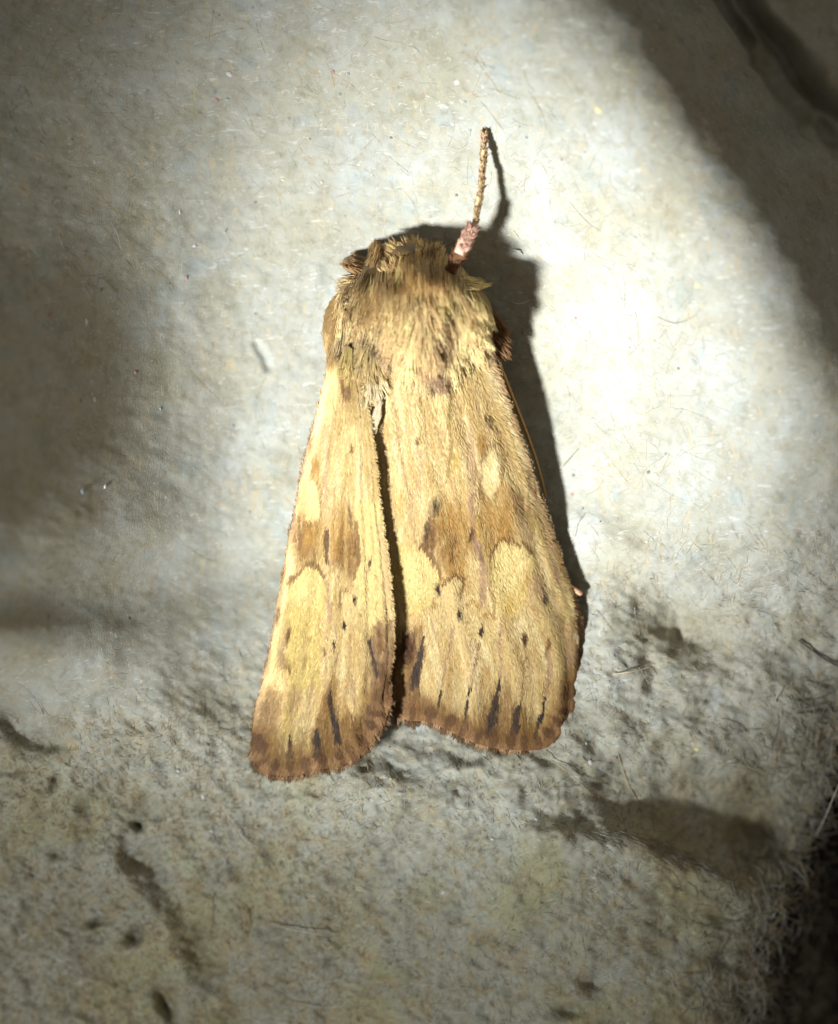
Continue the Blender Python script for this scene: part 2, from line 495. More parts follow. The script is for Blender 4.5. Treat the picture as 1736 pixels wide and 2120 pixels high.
def ang_low(px, py, g):
    return 0.9 + 2.2 * fbm(px / 120, py / 120, 2, 15) * 2 + g.normal(0, 0.6, len(px))

sets = [fibres(4500, reg_all, (12, 40), (0.4, 0.75), ang_flow, 0.0001, 0.14, [TAN, PALE, PALE, BASE], 101),
        fibres(2600, reg_all, (50, 130), (0.45, 0.8), ang_any, 0.00005, 0.16, [TAN, TAN, (.50, .42, .28), PALE], 102),
        fibres(12000, reg_low, (14, 54), (0.45, 0.95), ang_low, 0.0003, 0.13, [TAN, TAN, PALE, PALE, BASE, BASE], 103),
        fibres(900, reg_low, (50, 130), (0.45, 0.85), ang_low, 0.0006, 0.14, [TAN, PALE, PALE, WHITE], 104),
        fibres(4500, lambda g, n: (g.uniform(-40, 760, n), g.uniform(1480, 2160, n)), (18, 80), (0.45, 0.95), ang_any, 0.0006, 0.2, [TAN, TAN, (0.40, 0.31, 0.18), PALE], 106),
        fibres(260, reg_shred, (24, 70), (0.4, 0.8), lambda px, py, g: .42 + g.normal(0, .16, len(px)), 0.006, 0.06, [WHITE, PALE, PALE, TAN], 107),
        fibres(1500, reg_rim, (30, 90), (0.7, 1.4), ang_any, 0.016, 0.16, [PALE, BASE, TAN], 105)]
P = np.concatenate([s[0] for s in sets]); R = np.concatenate([s[1] for s in sets]); C = np.concatenate([s[2] for s in sets])
obj('pulp_fibres', strand_mesh('pulp_fibres', P, R, C), M_fibre, carton, 'stuff')

# the loose fibres that can be told apart
def path_fibre(pts, rad, col, lifts):
    pts = np.asarray(pts, float)
    t = np.linspace(0, 1, len(pts)); tt = np.linspace(0, 1, 12)
    x = np.interp(tt, t, pts[:, 0]); y = np.interp(tt, t, pts[:, 1])
    x[1:-1] = (x[:-2] + 2 * x[1:-1] + x[2:]) / 4; y[1:-1] = (y[:-2] + 2 * y[1:-1] + y[2:]) / 4
    z = surf(x, y) + 0.002 + np.interp(tt, np.linspace(0, 1, len(lifts)), lifts)
    r = rad * .7 / PX * (1 - 0.5 * np.abs(tt - 0.4))
    obj('loose_fibre', tube_mesh('loose_fibre', at(x, y, z), r, 6, np.tile(col, (12, 1))), M_fibre, carton)
for a in (([(1064, 516), (1074, 520), (1083, 527)], 2.4, WHITE, (0.0, 0.015, 0.0)),
          ([(1058, 622), (1068, 629), (1082, 628), (1096, 622)], 1.3, WHITE, (0.02, 0.05, 0.04)),
          ([(1096, 632), (1098, 640), (1102, 646)], 1.0, PALE, (0.02, 0.04)),
          ([(1655, 1326), (1690, 1352), (1720, 1372), (1750, 1384)], 3.2, (0.10, 0.085, 0.07), (0.01, 0.01)),
          ([(1362, 655), (1385, 668), (1410, 669), (1440, 655), (1448, 640)], 1.2, GREY, (-0.003, 0.002, -0.003)),
          ([(1270, 1396), (1310, 1390), (1350, 1380)], 2.0, (0.62, 0.5, 0.34), (0.01, 0.02)),
          ([(1205, 1068), (1190, 1090), (1184, 1118)], 1.1, PALE, (0.02, 0.03)),
          ([(1160, 970), (1172, 955), (1184, 940)], 1.1, PALE, (0.02, 0.05)),
          ([(560, 1912), (600, 1924), (650, 1932), (690, 1938)], 2.4, PALE, (0.02, 0.04, 0.03)),
          ([(470, 1690), (500, 1740), (530, 1760)], 1.5, TAN, (0.02, 0.04)),
          ([(430, 1860), (436, 1910), (420, 1960)], 1.6, TAN, (0.03, 0.04)),
          ([(480, 1870), (510, 1900), (500, 1950)], 1.5, TAN, (0.03, 0.04)),
          ([(540, 2040), (600, 2076), (660, 2092)], 1.8, TAN, (0.02, 0.03)),
          ([(1690, 1730), (1710, 1690), (1730, 1640), (1750, 1600)], 2.2, PALE, (0.05, 0.15, 0.2)),
          ([(1120, 1560), (1180, 1600), (1230, 1650)], 1.5, TAN, (0.02, 0.03)),
          ([(1280, 1560), (1300, 1620), (1330, 1680)], 1.6, TAN, (0.0, 0.005)),
          ([(310, 590), (350, 540), (420, 520)], 1.3, TAN, (-0.004, -0.003)),
          ([(220, 690), (170, 560), (150, 540)], 1.3, TAN, (-0.004, -0.003))):
    path_fibre(*a)

# flecks of printed paper caught in the pulp
def fleck_mesh(seed):
    g = np.random.default_rng(seed)
    n = 8
    a = np.linspace(0, 6.283, n, endpoint=False) + g.normal(0, 0.15, n)
    rr = g.uniform(0.6, 1.1, n)
    top = np.stack([rr * np.cos(a), rr * np.sin(a), np.full(n, 0.0)], -1)
    inn = top * 0.75 + np.array([0, 0, 0.28])
    bot = top + np.array([0, 0, -0.35])
    V = np.concatenate([bot, top, inn, [[0, 0, 0.34]]])
    i = np.arange(n); j = (i + 1) % n
    q = np.concatenate([np.stack([i, j, j + n, i + n], -1), np.stack([i + n, j + n, j + 2 * n, i + 2 * n], -1)])
    t = np.stack([i + 2 * n, j + 2 * n, np.full(n, 3 * n)], -1)
    return V, q, t
FC = {'red': (0.36, 0.13, 0.10), 'blue': (0.14, 0.20, 0.29), 'teal': (0.14, 0.27, 0.28), 'black': (0.03, 0.03, 0.035), 'white': (0.58, 0.58, 0.56), 'pink': (0.62, 0.40, 0.36), 'yellow': (0.62, 0.58, 0.22), 'grey': (0.2, 0.21, 0.22), 'orange': (0.55, 0.26, 0.10)}
fm = {}
for k, c in FC.items():
    for s in range(2):
        V, q, t = fleck_mesh(sum(map(ord, k)) + s)
        me = mesh_np('fleck', V, [q, t], np.tile(np.array(c) * .6 + np.array((.32, .31, .27)) * .4, (len(V), 1))); me.materials.append(M_fleck)
        fm[k, s] = me
flecks = [('red', 690, 149, 6, 8, .4), ('grey', 722, 153, 5, 5, 0), ('white', 476, 154, 10, 11, .6), ('red', 449, 207, 8, 7, 0), ('teal', 471, 205, 7, 4, 0), ('blue', 453, 32, 5, 5, 0),
          ('white', 404, 509, 7, 7, 0), ('red', 387, 574, 7, 5, .4), ('red', 104, 650, 9, 8, 0), ('black', 470, 476, 7, 3, .3), ('black', 210, 600, 5, 4, .2), ('white', 373, 440, 9, 4, .1), ('black', 810, 285, 5, 4, .3),
          ('grey', 642, 288, 4, 4, 0), ('grey', 964, 211, 5, 5, 0), ('pink', 106, 60, 7, 6, 0), ('red', 176, 523, 4, 3, 0), ('blue', 148, 290, 4, 4, 0), ('white', 180, 665, 14, 6, .2), ('yellow', 587, 372, 6, 4, 0), ('pink', 667, 377, 6, 6, 0),
          ('red', 282, 770, 6, 6, 0), ('blue', 482, 882, 6, 5, 0), ('blue', 172, 1018, 10, 7, .2), ('white', 219, 1007, 8, 5, 0), ('white', 197, 828, 8, 6, 0), ('grey', 516, 1060, 8, 7, 0), ('grey', 333, 846, 6, 4, 0), ('red', 190, 1548, 4, 6, 0), ('white', 368, 1597, 7, 8, 0),
          ('red', 404, 1614, 9, 4, -.3), ('black', 535, 1712, 6, 5, .3), ('white', 439, 1722, 7, 7, 0), ('black', 807, 1547, 4, 4, 0), ('grey', 480, 1560, 4, 4, 0), ('black', 750, 1790, 2, 6, 0), ('grey', 470, 1787, 5, 6, 0), ('white', 420, 1650, 6, 9, 0), ('yellow', 810, 1612, 5, 3, 0), ('red', 681, 1950, 4, 5, 0), ('white', 712, 1920, 4, 4, 0),
          ('blue', 1246, 1590, 8, 6, .2), ('orange', 1240, 1650, 7, 7, 0), ('white', 1223, 1580, 9, 7, 0), ('yellow', 1442, 1552, 10, 8, 0), ('white', 1215, 1540, 4, 4, 0), ('red', 1060, 1980, 5, 5, 0), ('blue', 975, 1990, 6, 5, 0), ('white', 1020, 1738, 8, 6, 0), ('white', 918, 1848, 8, 9, .8), ('white', 1110, 1695, 6, 7, 0), ('red', 1275, 1570, 6, 4, 0), ('red', 1340, 1360, 4, 4, 0),
          ('black', 1343, 978, 5, 8, .4), ('black', 1405, 763, 4, 5, 0), ('grey', 1438, 750, 12, 8, -.4), ('black', 1207, 1053, 5, 3, 0), ('black', 1243, 1080, 3, 3, 0), ('black', 1349, 1198, 6, 3, -.6), ('red', 1163, 331, 4, 4, 0), ('grey', 1316, 492, 4, 5, 0), ('grey', 1149, 460, 3, 4, 0), ('white', 1490, 922, 8, 10, 0), ('white', 1418, 920, 8, 7, 0), ('red', 1312, 446, 3, 3, 0), ('pink', 1392, 610, 10, 14, 0), ('yellow', 1444, 590, 9, 9, 0), ('yellow', 1240, 228, 12, 10, 0), ('black', 946, 404, 5, 6, 0), ('grey', 974, 270, 5, 6, .5), ('grey', 1076, 263, 4, 6, -.4), ('red', 1192, 659, 5, 4, 0), ('grey', 1032, 540, 8, 4, .3), ('red', 1085, 690, 6, 5, .4), ('white', 1000, 180, 8, 6, 0), ('white', 945, 170, 8, 10, .5)]
g = np.random.default_rng(77)
fx = np.array([f[1] for f in flecks], float); fy = np.array([f[2] for f in flecks], float)
e_ = 8.0
z0 = surf(fx, fy)
zx = (carton_h(fx + e_, fy, False) - carton_h(fx - e_, fy, False)) / (2 * e_) * PX
zy = -(carton_h(fx, fy + e_, False) - carton_h(fx, fy - e_, False)) / (2 * e_) * PX
for i, (k, x, y, ra, rb, rot) in enumerate(flecks):
    o = obj('fleck', fm[k, i % 2], None, carton)
    o['label'] = k + ' paper fleck in the pulp'
    o.location = Vector(at(x, y, z0[i] + 0.001))
    o.rotation_mode = 'QUATERNION'
    nrm = Vector((-zx[i], -zy[i], 1)).normalized()
    o.rotation_quaternion = nrm.to_track_quat('Z', 'Y') @ Vector((0, 0, 1)).rotation_difference(Vector((0, 0, 1)))
    o.scale = (ra * .75 / PX, rb * .7 / PX, 0.006)

# ------------------------------------------------------------------ dark ground far below the carton
m, nt, b = mat_new('dark_ground')
tc = N(nt, 'ShaderNodeTexCoord'); nz = N(nt, 'ShaderNodeTexNoise'); nz.inputs['Scale'].default_value = 0.8; nz.inputs['Detail'].default_value = 5
nt.links.new(tc.outputs['Object'], nz.inputs['Vector'])
nt.links.new(ramp(nt, nz.outputs['Fac'], [(0.3, (0.006, 0.005, 0.004)), (0.7, (0.016, 0.013, 0.011))]), b.inputs['Base Color'])
b.inputs['Roughness'].default_value = 0.9; b.inputs['Specular IOR Level'].default_value = 0.05
gx = np.linspace(-30, 30, 61); GX, GY = np.meshgrid(gx, gx)
GZ = -5.0 + 0.2 * fbm(GX / 3, GY / 3, 3, 3)
idx = np.arange(61 * 61).reshape(61, 61)
ground = obj('ground', mesh_np('ground', np.stack([GX, GY, GZ], -1).reshape(-1, 3), np.stack([idx[:-1, :-1], idx[:-1, 1:], idx[1:, 1:], idx[1:, :-1]], -1).reshape(-1, 4)), m, None, 'structure')

# ------------------------------------------------------------------ the moth: colour painting
PAL = dict(pale=(0.46, 0.355, 0.175), cream=(0.62, 0.53, 0.32), ochre=(0.30, 0.18, 0.056), brown=(0.155, 0.085, 0.032), dark=(0.04, 0.026, 0.018), slate=(0.05, 0.036, 0.028),
           rust=(0.19, 0.112, 0.062), pink=(0.40, 0.28, 0.17), olive=(0.25, 0.18, 0.066), drk2=(0.075, 0.036, 0.016), white=(0.66, 0.60, 0.50), tan=(0.80, 0.60, 0.31), mauve=(0.28, 0.18, 0.115))
class Paint:
    def __init__(s, x, y, col, jit=0.0, seed=0):
        g = np.random.default_rng(seed)
        s.x = x + 6 * fbm(x / 13, y / 30, 3, seed * 0 + 1) + g.normal(0, jit, x.shape)
        s.y = y + 12 * fbm(x / 8, y / 40, 3, seed * 0 + 2) + g.normal(0, jit * 2, x.shape)
        s.br = np.clip(.92 + 1.1 * fbm(x / 4.5, y / 34, 3, 17), .35, 1.25)      # streaks of single scales break the patches up
        s.c = np.tile(np.asarray(PAL[col], float), (len(x), 1)); s.g = g
    def _mix(s, m, col):
        m = m * 1.08
        c = np.asarray(PAL[col] if isinstance(col, str) else col, float)
        m = np.clip(m, 0, 1)[:, None]
        s.c = s.c * (1 - m) + c * m
    def blob(s, cx, cy, rx, ry, col, a=1.0, rot=0.0, hard=0.3):
        c, n = math.cos(rot), math.sin(rot)
        dx, dy = s.x - cx, s.y - cy
        d = np.sqrt(((dx * c + dy * n) / rx) ** 2 + ((-dx * n + dy * c) / ry) ** 2)
        m = a * smooth((1.25 - d) / (1.25 * (1 - hard) + 1e-6))
        s._mix(m * (1 if a >= .9 else s.br), col)
    def line(s, pts, w0, col, a=1.0, w1=None):
        d, f, _ = polyline_dist(s.x, s.y, pts)
        w_ = w0 if w1 is None else w0 * (1 - f) + w1 * f
        s._mix(a * smooth((1.35 - d / w_) / 0.7), col)
    def poly(s, pts, col, a=1.0, soft=6.0):
        d, f, _ = polyline_dist(s.x, s.y, list(pts) + [pts[0]])
        d = np.where(inside(s.x, s.y, pts), d, -d)
        s._mix(a * smooth((d + soft + 10 * (s.br - .9)) / (2 * soft)) * np.minimum(1, .25 + s.br * .85), col)
    def field(s, m, col):
        s._mix(m, col)

def paint_right(x, y, u, v, fr, jit=0.0, seed=0):
    """x,y tracing pixels, u 0 inner margin..1 costa, v 0 base..1 outer margin, fr distance to the outer margin in pixels"""
    fr, fa = fr
    p = Paint(x, y, 'pale', jit, seed)
    st = fbm(u * 46, v * 14, 3, 61)
    p.field(0.5 * smooth((st + 0.0) / 0.45), (.37,.25,.095))
    p.field(0.45 * smooth((-st - 0.08) / 0.4), 'cream')
    p.field(0.5 * smooth((fbm(u * 9, v * 7, 3, 63) - 0.1) / 0.4), (0.36, 0.265, 0.11))
    for c_ in (.14, .27, .40, .53, .66, .78, .89):
        p.field(.36 * np.exp(-((u - c_ - .02 * np.sin(v * 4 + c_ * 9)) / .0065) ** 2) * (.4 + .9 * smooth(vnoise(v * 22, c_ * 50 + v * 0, 3) + .6)), 'mauve')
    # base of the wing and the costal strip
    p.blob(985, 700, 20, 70, 'cream', .5, -.3); p.blob(930, 760, 22, 60, 'cream', .35)
    p.line([(935, 700), (938, 800), (930, 870), (935, 940), (925, 1000)], 4, 'olive', .7)
    p.line([(1000, 700), (1040, 800), (1075, 900), (1110, 1010), (1150, 1140)], 12, 'pink', .55)
    p.line([(1020, 720), (1058, 815), (1090, 915), (1125, 1020), (1165, 1165), (1190, 1235)], 8, 'brown', .55)
    p.line([(990, 690), (1030, 800), (1060, 890), (1100, 1000)], 5, 'cream', .6)
    p.blob(1012, 872, 8, 20, 'drk2', .75, -.3); p.blob(1026, 892, 7, 14, 'mauve', .6, -.3)
    p.blob(962, 878, 4, 7, 'brown', .8); p.blob(865, 913, 6, 8, 'brown', .9); p.blob(864, 911, 2.4, 3, 'ochre', .9)
    p.blob(1000, 925, 14, 34, 'ochre', .7, -.1); p.blob(975, 960, 12, 60, 'pink', .5); p.line([(975, 880), (975, 1000), (976, 1060)], 6, 'pink', .5)
    p.blob(944, 955, 9, 20, (0.42, .3, .09), .5); p.line([(876, 930), (868, 1000), (850, 1060), (842, 1090)], 5, 'pink', .45)
    p.blob(828, 1040, 10, 26, (.45, .31, .11), .5)
    # median shade
    p.blob(1035, 1035, 55, 40, 'ochre', .6, .2); p.blob(1025, 1095, 58, 62, 'ochre', .75)
    p.blob(1082, 1050, 26, 40, 'brown', .55, -.3); p.blob(1100, 1000, 9, 40, 'brown', .6, -.3); p.blob(1068, 1035, 10, 20, 'mauve', .6, -.3)
    p.blob(1110, 1090, 20, 45, 'olive', .6, -.3); p.blob(1086, 1095, 18, 40, 'mauve', .35, -.3)
    p.blob(932, 1105, 58, 76, 'ochre', .85, -.2); p.blob(925, 1140, 45, 50, 'brown', .45, -.3); p.blob(890, 1120, 22, 48, 'brown', .75, .25)
    p.blob(945, 1170, 26, 40, 'ochre', .8); p.blob(960, 1205, 24, 40, 'ochre', .6)
    p.blob(900, 1055, 13, 30, 'dark', .75, .25, .2); p.blob(885, 1098, 9, 30, 'dark', .6, .2, .2); p.blob(878, 1136, 7, 14, 'drk2', .8, -.4)
    p.line([(978, 1030), (978, 1075), (979, 1110), (990, 1140)], 5, 'mauve', .7); p.blob(979, 1107, 7, 17, 'drk2', .75)
    p.line([(986, 1130), (1000, 1165), (1003, 1220), (1000, 1250)], 7, 'mauve', .65); p.blob(996, 1150, 6, 20, 'slate', .45, -.2)
    p.line([(945, 1110), (936, 1160)], 4, 'brown', .6)
    # orbicular spot
    p.blob(1013, 981, 29, 62, 'brown', .62, .08, .5)
    p.blob(1017, 982, 16, 45, 'pale', 1, .08, .8); p.blob(1024, 975, 7, 30, 'cream', .9, .05, .4)
    # pale patch by the inner margin, with its hard upper edge
    p.poly([(822, 1120), (845, 1130), (870, 1138), (888, 1152), (902, 1180), (908, 1200), (900, 1230), (880, 1270), (840, 1270), (815, 1200)], (.47, .375, .155), .95, 5)
    p.line([(843, 1180), (860, 1230)], 3, 'olive', .5)
    # scalloped patch beyond the shade
    p.poly([(905, 1232), (915, 1220), (925, 1208), (943, 1196), (955, 1204), (952, 1235), (945, 1262), (915, 1290), (895, 1280)], 'pale', .95, 4)
    p.line([(903, 1215), (920, 1203), (943, 1192), (957, 1202), (955, 1236)], 3, 'brown', .6)
    p.poly([(958, 1262), (975, 1252), (990, 1258), (994, 1290), (975, 1330), (952, 1320)], 'pale', .9, 4)
    p.poly([(1003, 1282), (1018, 1272), (1026, 1290), (1024, 1340), (1004, 1330)], 'pale', .9, 4); p.poly([(1064, 1290), (1078, 1280), (1082, 1330), (1058, 1330)], 'cream', .5, 5)
    # reniform patch
    p.poly([(1022, 1145), (1034, 1128), (1050, 1124), (1072, 1126), (1096, 1138), (1108, 1170), (1096, 1205), (1085, 1250), (1060, 1280), (1036, 1270), (1030, 1215), (1015, 1180)], (.52, .41, .17), .95, 6)
    p.line([(1018, 1150), (1030, 1124), (1054, 1118), (1085, 1126), (1105, 1146)], 5, 'brown', .6); p.line([(1015, 1160), (1012, 1200), (1022, 1230), (1026, 1270)], 4, 'olive', .7)
    p.blob(1090, 1196, 8, 30, 'ochre', .6); p.blob(1062, 1255, 24, 30, (.42, .29, .09), .6)
    p.poly([(968, 1150), (980, 1140), (986, 1200), (975, 1225), (966, 1190)], 'pale', .7, 5)
    # costal end
    p.blob(1128, 1240, 9, 18, 'slate', .9, 0, .2); p.blob(1115, 1215, 16, 30, 'mauve', .6, -.3); p.blob(1142, 1225, 6, 16, 'brown', .7, -.2); p.blob(1150, 1180, 12, 40, 'mauve', .5, -.3)
    p.blob(1162, 1290, 12, 26, 'brown', .7, -.1); p.blob(1180, 1260, 8, 34, (.6, .5, .26), .7)
    p.blob(1185, 1390, 20, 110, 'mauve', .6); p.blob(1178, 1430, 22, 70, 'olive', .6, .1); p.line([(1192, 1235), (1204, 1310), (1201, 1400), (1193, 1465), (1165, 1515)], 7, 'drk2', .85)
    p.blob(1194, 1319, 6, 8, 'cream', 1); p.blob(1193, 1389, 5, 9, 'pale', 1)
    # row of black spots
    for (a, b_, r1, r2, cc, al) in ((907, 1224, 5, 10, 'dark', .95), (951, 1270, 6, 12, 'dark', .95), (995, 1304, 5, 12, 'dark', .95), (1087, 1322, 6, 12, 'drk2', .95), (1136, 1329, 5, 13, 'brown', .9), (1087, 1366, 4, 6, 'brown', .8), (991, 1340, 4, 6, 'brown', .7), (899, 1255, 4, 7, 'ochre', .7), (1132, 1350, 4, 10, 'brown', .6), (1016, 1218, 2.5, 3, 'dark', .7)):
        p.blob(a, b_, r1 * 1.15, r2 * 1.1, cc, al, 0.0, 0.4)
    # veins towards the margin
    for pts in ([(940, 1300), (925, 1370), (914, 1420)], [(992, 1330), (980, 1400), (972, 1440)], [(1036, 1290), (1037, 1360), (1034, 1420)], [(1087, 1360), (1084, 1410), (1076, 1470)], [(1136, 1350), (1136, 1400), (1128, 1450)], [(1165, 1440), (1152, 1500)]):
        p.line(pts, 2.6, 'mauve', .65)
    p.blob(1004, 1410, 12, 40, 'ochre', .6, .15); p.blob(935, 1400, 10, 60, 'ochre', .4, .2); p.blob(1110, 1420, 14, 60, 'pale', .5)
    # margin shade
    d = fr + 14 * vnoise(x / 40, y / 60, 71)
    p.field(0.75 * smooth((78 - d) / 60) * (0.55 + 0.6 * smooth((fbm(x / 26, y / 70, 2, 72) + .15) / .4)), 'ochre')
    p.field(0.55 * smooth((52 - d) / 40), 'brown')
    p.blob(1054, 1460, 16, 50, 'brown', .6); p.blob(990, 1470, 14, 50, 'brown', .45, .15); p.blob(920, 1480, 16, 30, 'brown', .6); p.blob(1095, 1500, 16, 34, 'olive', .5)
    for (pts, w0, w1) in (([(879, 1318), (868, 1365), (857, 1420)], 3.0, 9.9), ([(1034, 1412), (1025, 1465), (1016, 1518)], 3.0, 10.5), ([(1074, 1462), (1069, 1495), (1064, 1524)], 4.0, 8.8), ([(974, 1425), (968, 1465), (962, 1500)], 2.0, 6.6), ([(915, 1430), (906, 1468)], 3, 4.5), ([(1132, 1445), (1120, 1490), (1106, 1530)], 2.5, 5), ([(1160, 1470), (1140, 1515)], 2, 4)):
        p.line(pts, w0, 'slate', .95, w1)
    V_ = lambda pts: [(476.6 + a * .5665, 455.3 + b_ * .5665) for a, b_ in pts]
    p.poly(V_([(890, 1880), (905, 1820), (935, 1760), (970, 1680), (1005, 1740), (1022, 1810), (1050, 1775), (1085, 1800), (1100, 1840), (1140, 1860), (1100, 1930), (890, 1900)]), (.20, .115, .04), .75, 8)
    p.poly(V_([(735, 1850), (770, 1790), (800, 1820), (850, 1800), (900, 1850), (880, 1900), (740, 1870)]), (.20, .115, .04), .7, 7)
    p.poly(V_([(600, 1560), (690, 1480), (715, 1560), (690, 1700), (740, 1780), (720, 1840), (600, 1800)]), (.19, .105, .04), .75, 8)
    p.poly(V_([(1150, 1850), (1180, 1780), (1230, 1700), (1260, 1600), (1290, 1640), (1250, 1780), (1190, 1880)]), (.22, .135, .055), .6, 8)
    for (pts, w0, w1) in (([(879, 1318), (868, 1365), (857, 1420)], 3.0, 9.9), ([(1034, 1412), (1025, 1465), (1016, 1518)], 3.0, 10.5), ([(1074, 1462), (1069, 1495), (1064, 1524)], 4.0, 8.8)):
        p.line(pts, w0, 'slate', .85, w1)
    p.blob(1015, 981, 21, 52, 'brown', .55, .08, .6); p.blob(1016, 981, 19, 50, (.55, .455, .24), .9, .08, .6); p.blob(1024, 975, 7, 28, 'cream', .9, .05, .5)
    p.poly([(1026, 1150), (1036, 1132), (1050, 1128), (1072, 1130), (1092, 1141), (1102, 1170), (1086, 1200), (1060, 1225), (1036, 1225), (1030, 1200)], (.57, .465, .235), .6, 6)
    p.poly([(838, 1142), (868, 1146), (884, 1158), (898, 1184), (902, 1202), (890, 1235), (860, 1250), (840, 1220)], (.55, .45, .22), .6, 6)
    p.line([(872, 1136), (890, 1148), (906, 1178), (912, 1202)], 4, 'brown', .75)
    p.line([(1018, 1146), (1032, 1124), (1054, 1117), (1084, 1124), (1104, 1142)], 3, 'brown', .5)
    p.line([(918, 1210), (930, 1198), (944, 1190), (957, 1200), (958, 1226)], 3, 'brown', .7); p.line([(966, 1256), (980, 1247), (994, 1256)], 3, 'ochre', .8); p.line([(1003, 1278), (1016, 1267), (1028, 1282)], 3, 'ochre', .8)
    # inner margin: brown blotch
    p.blob(838, 1345, 26, 52, 'drk2', .85, .2); p.blob(824, 1400, 20, 40, 'brown', .8); p.blob(835, 1440, 34, 34, 'rust', .6)
    # fringe
    cs = np.cos(6.2832 * 13 * fa + 2.2 * vnoise(fa * 17, fa * 0 + 5, 8)) + .5 * vnoise(x / 11, y / 11, 6)
    p.field(.8 * smooth((27 + 7 * cs - fr) / 9), (.30, .185, .095))
    p.field((.85 + .7 * vnoise(fa * 9, fa * 0 + 2, 4)) * smooth((31 + 9 * cs - fr) / 9) * smooth((fr - 9 + 5 * cs) / 6) * smooth((cs + .6) / .6), (.065, .032, .015))
    p.field(.35 * smooth((46 + 10 * cs - fr) / 16), (.20, .115, .05))
    p.field(.7 * smooth((10 - fr) / 5) * smooth((cs - .1) / .5), (.14, .075, .036))
    p.c = p.c ** 1.12 * np.array((1.02, 0.965, 0.90))
    p.c *= (1 + p.g.normal(0, 0.10, (len(x), 1)))
    return p.c

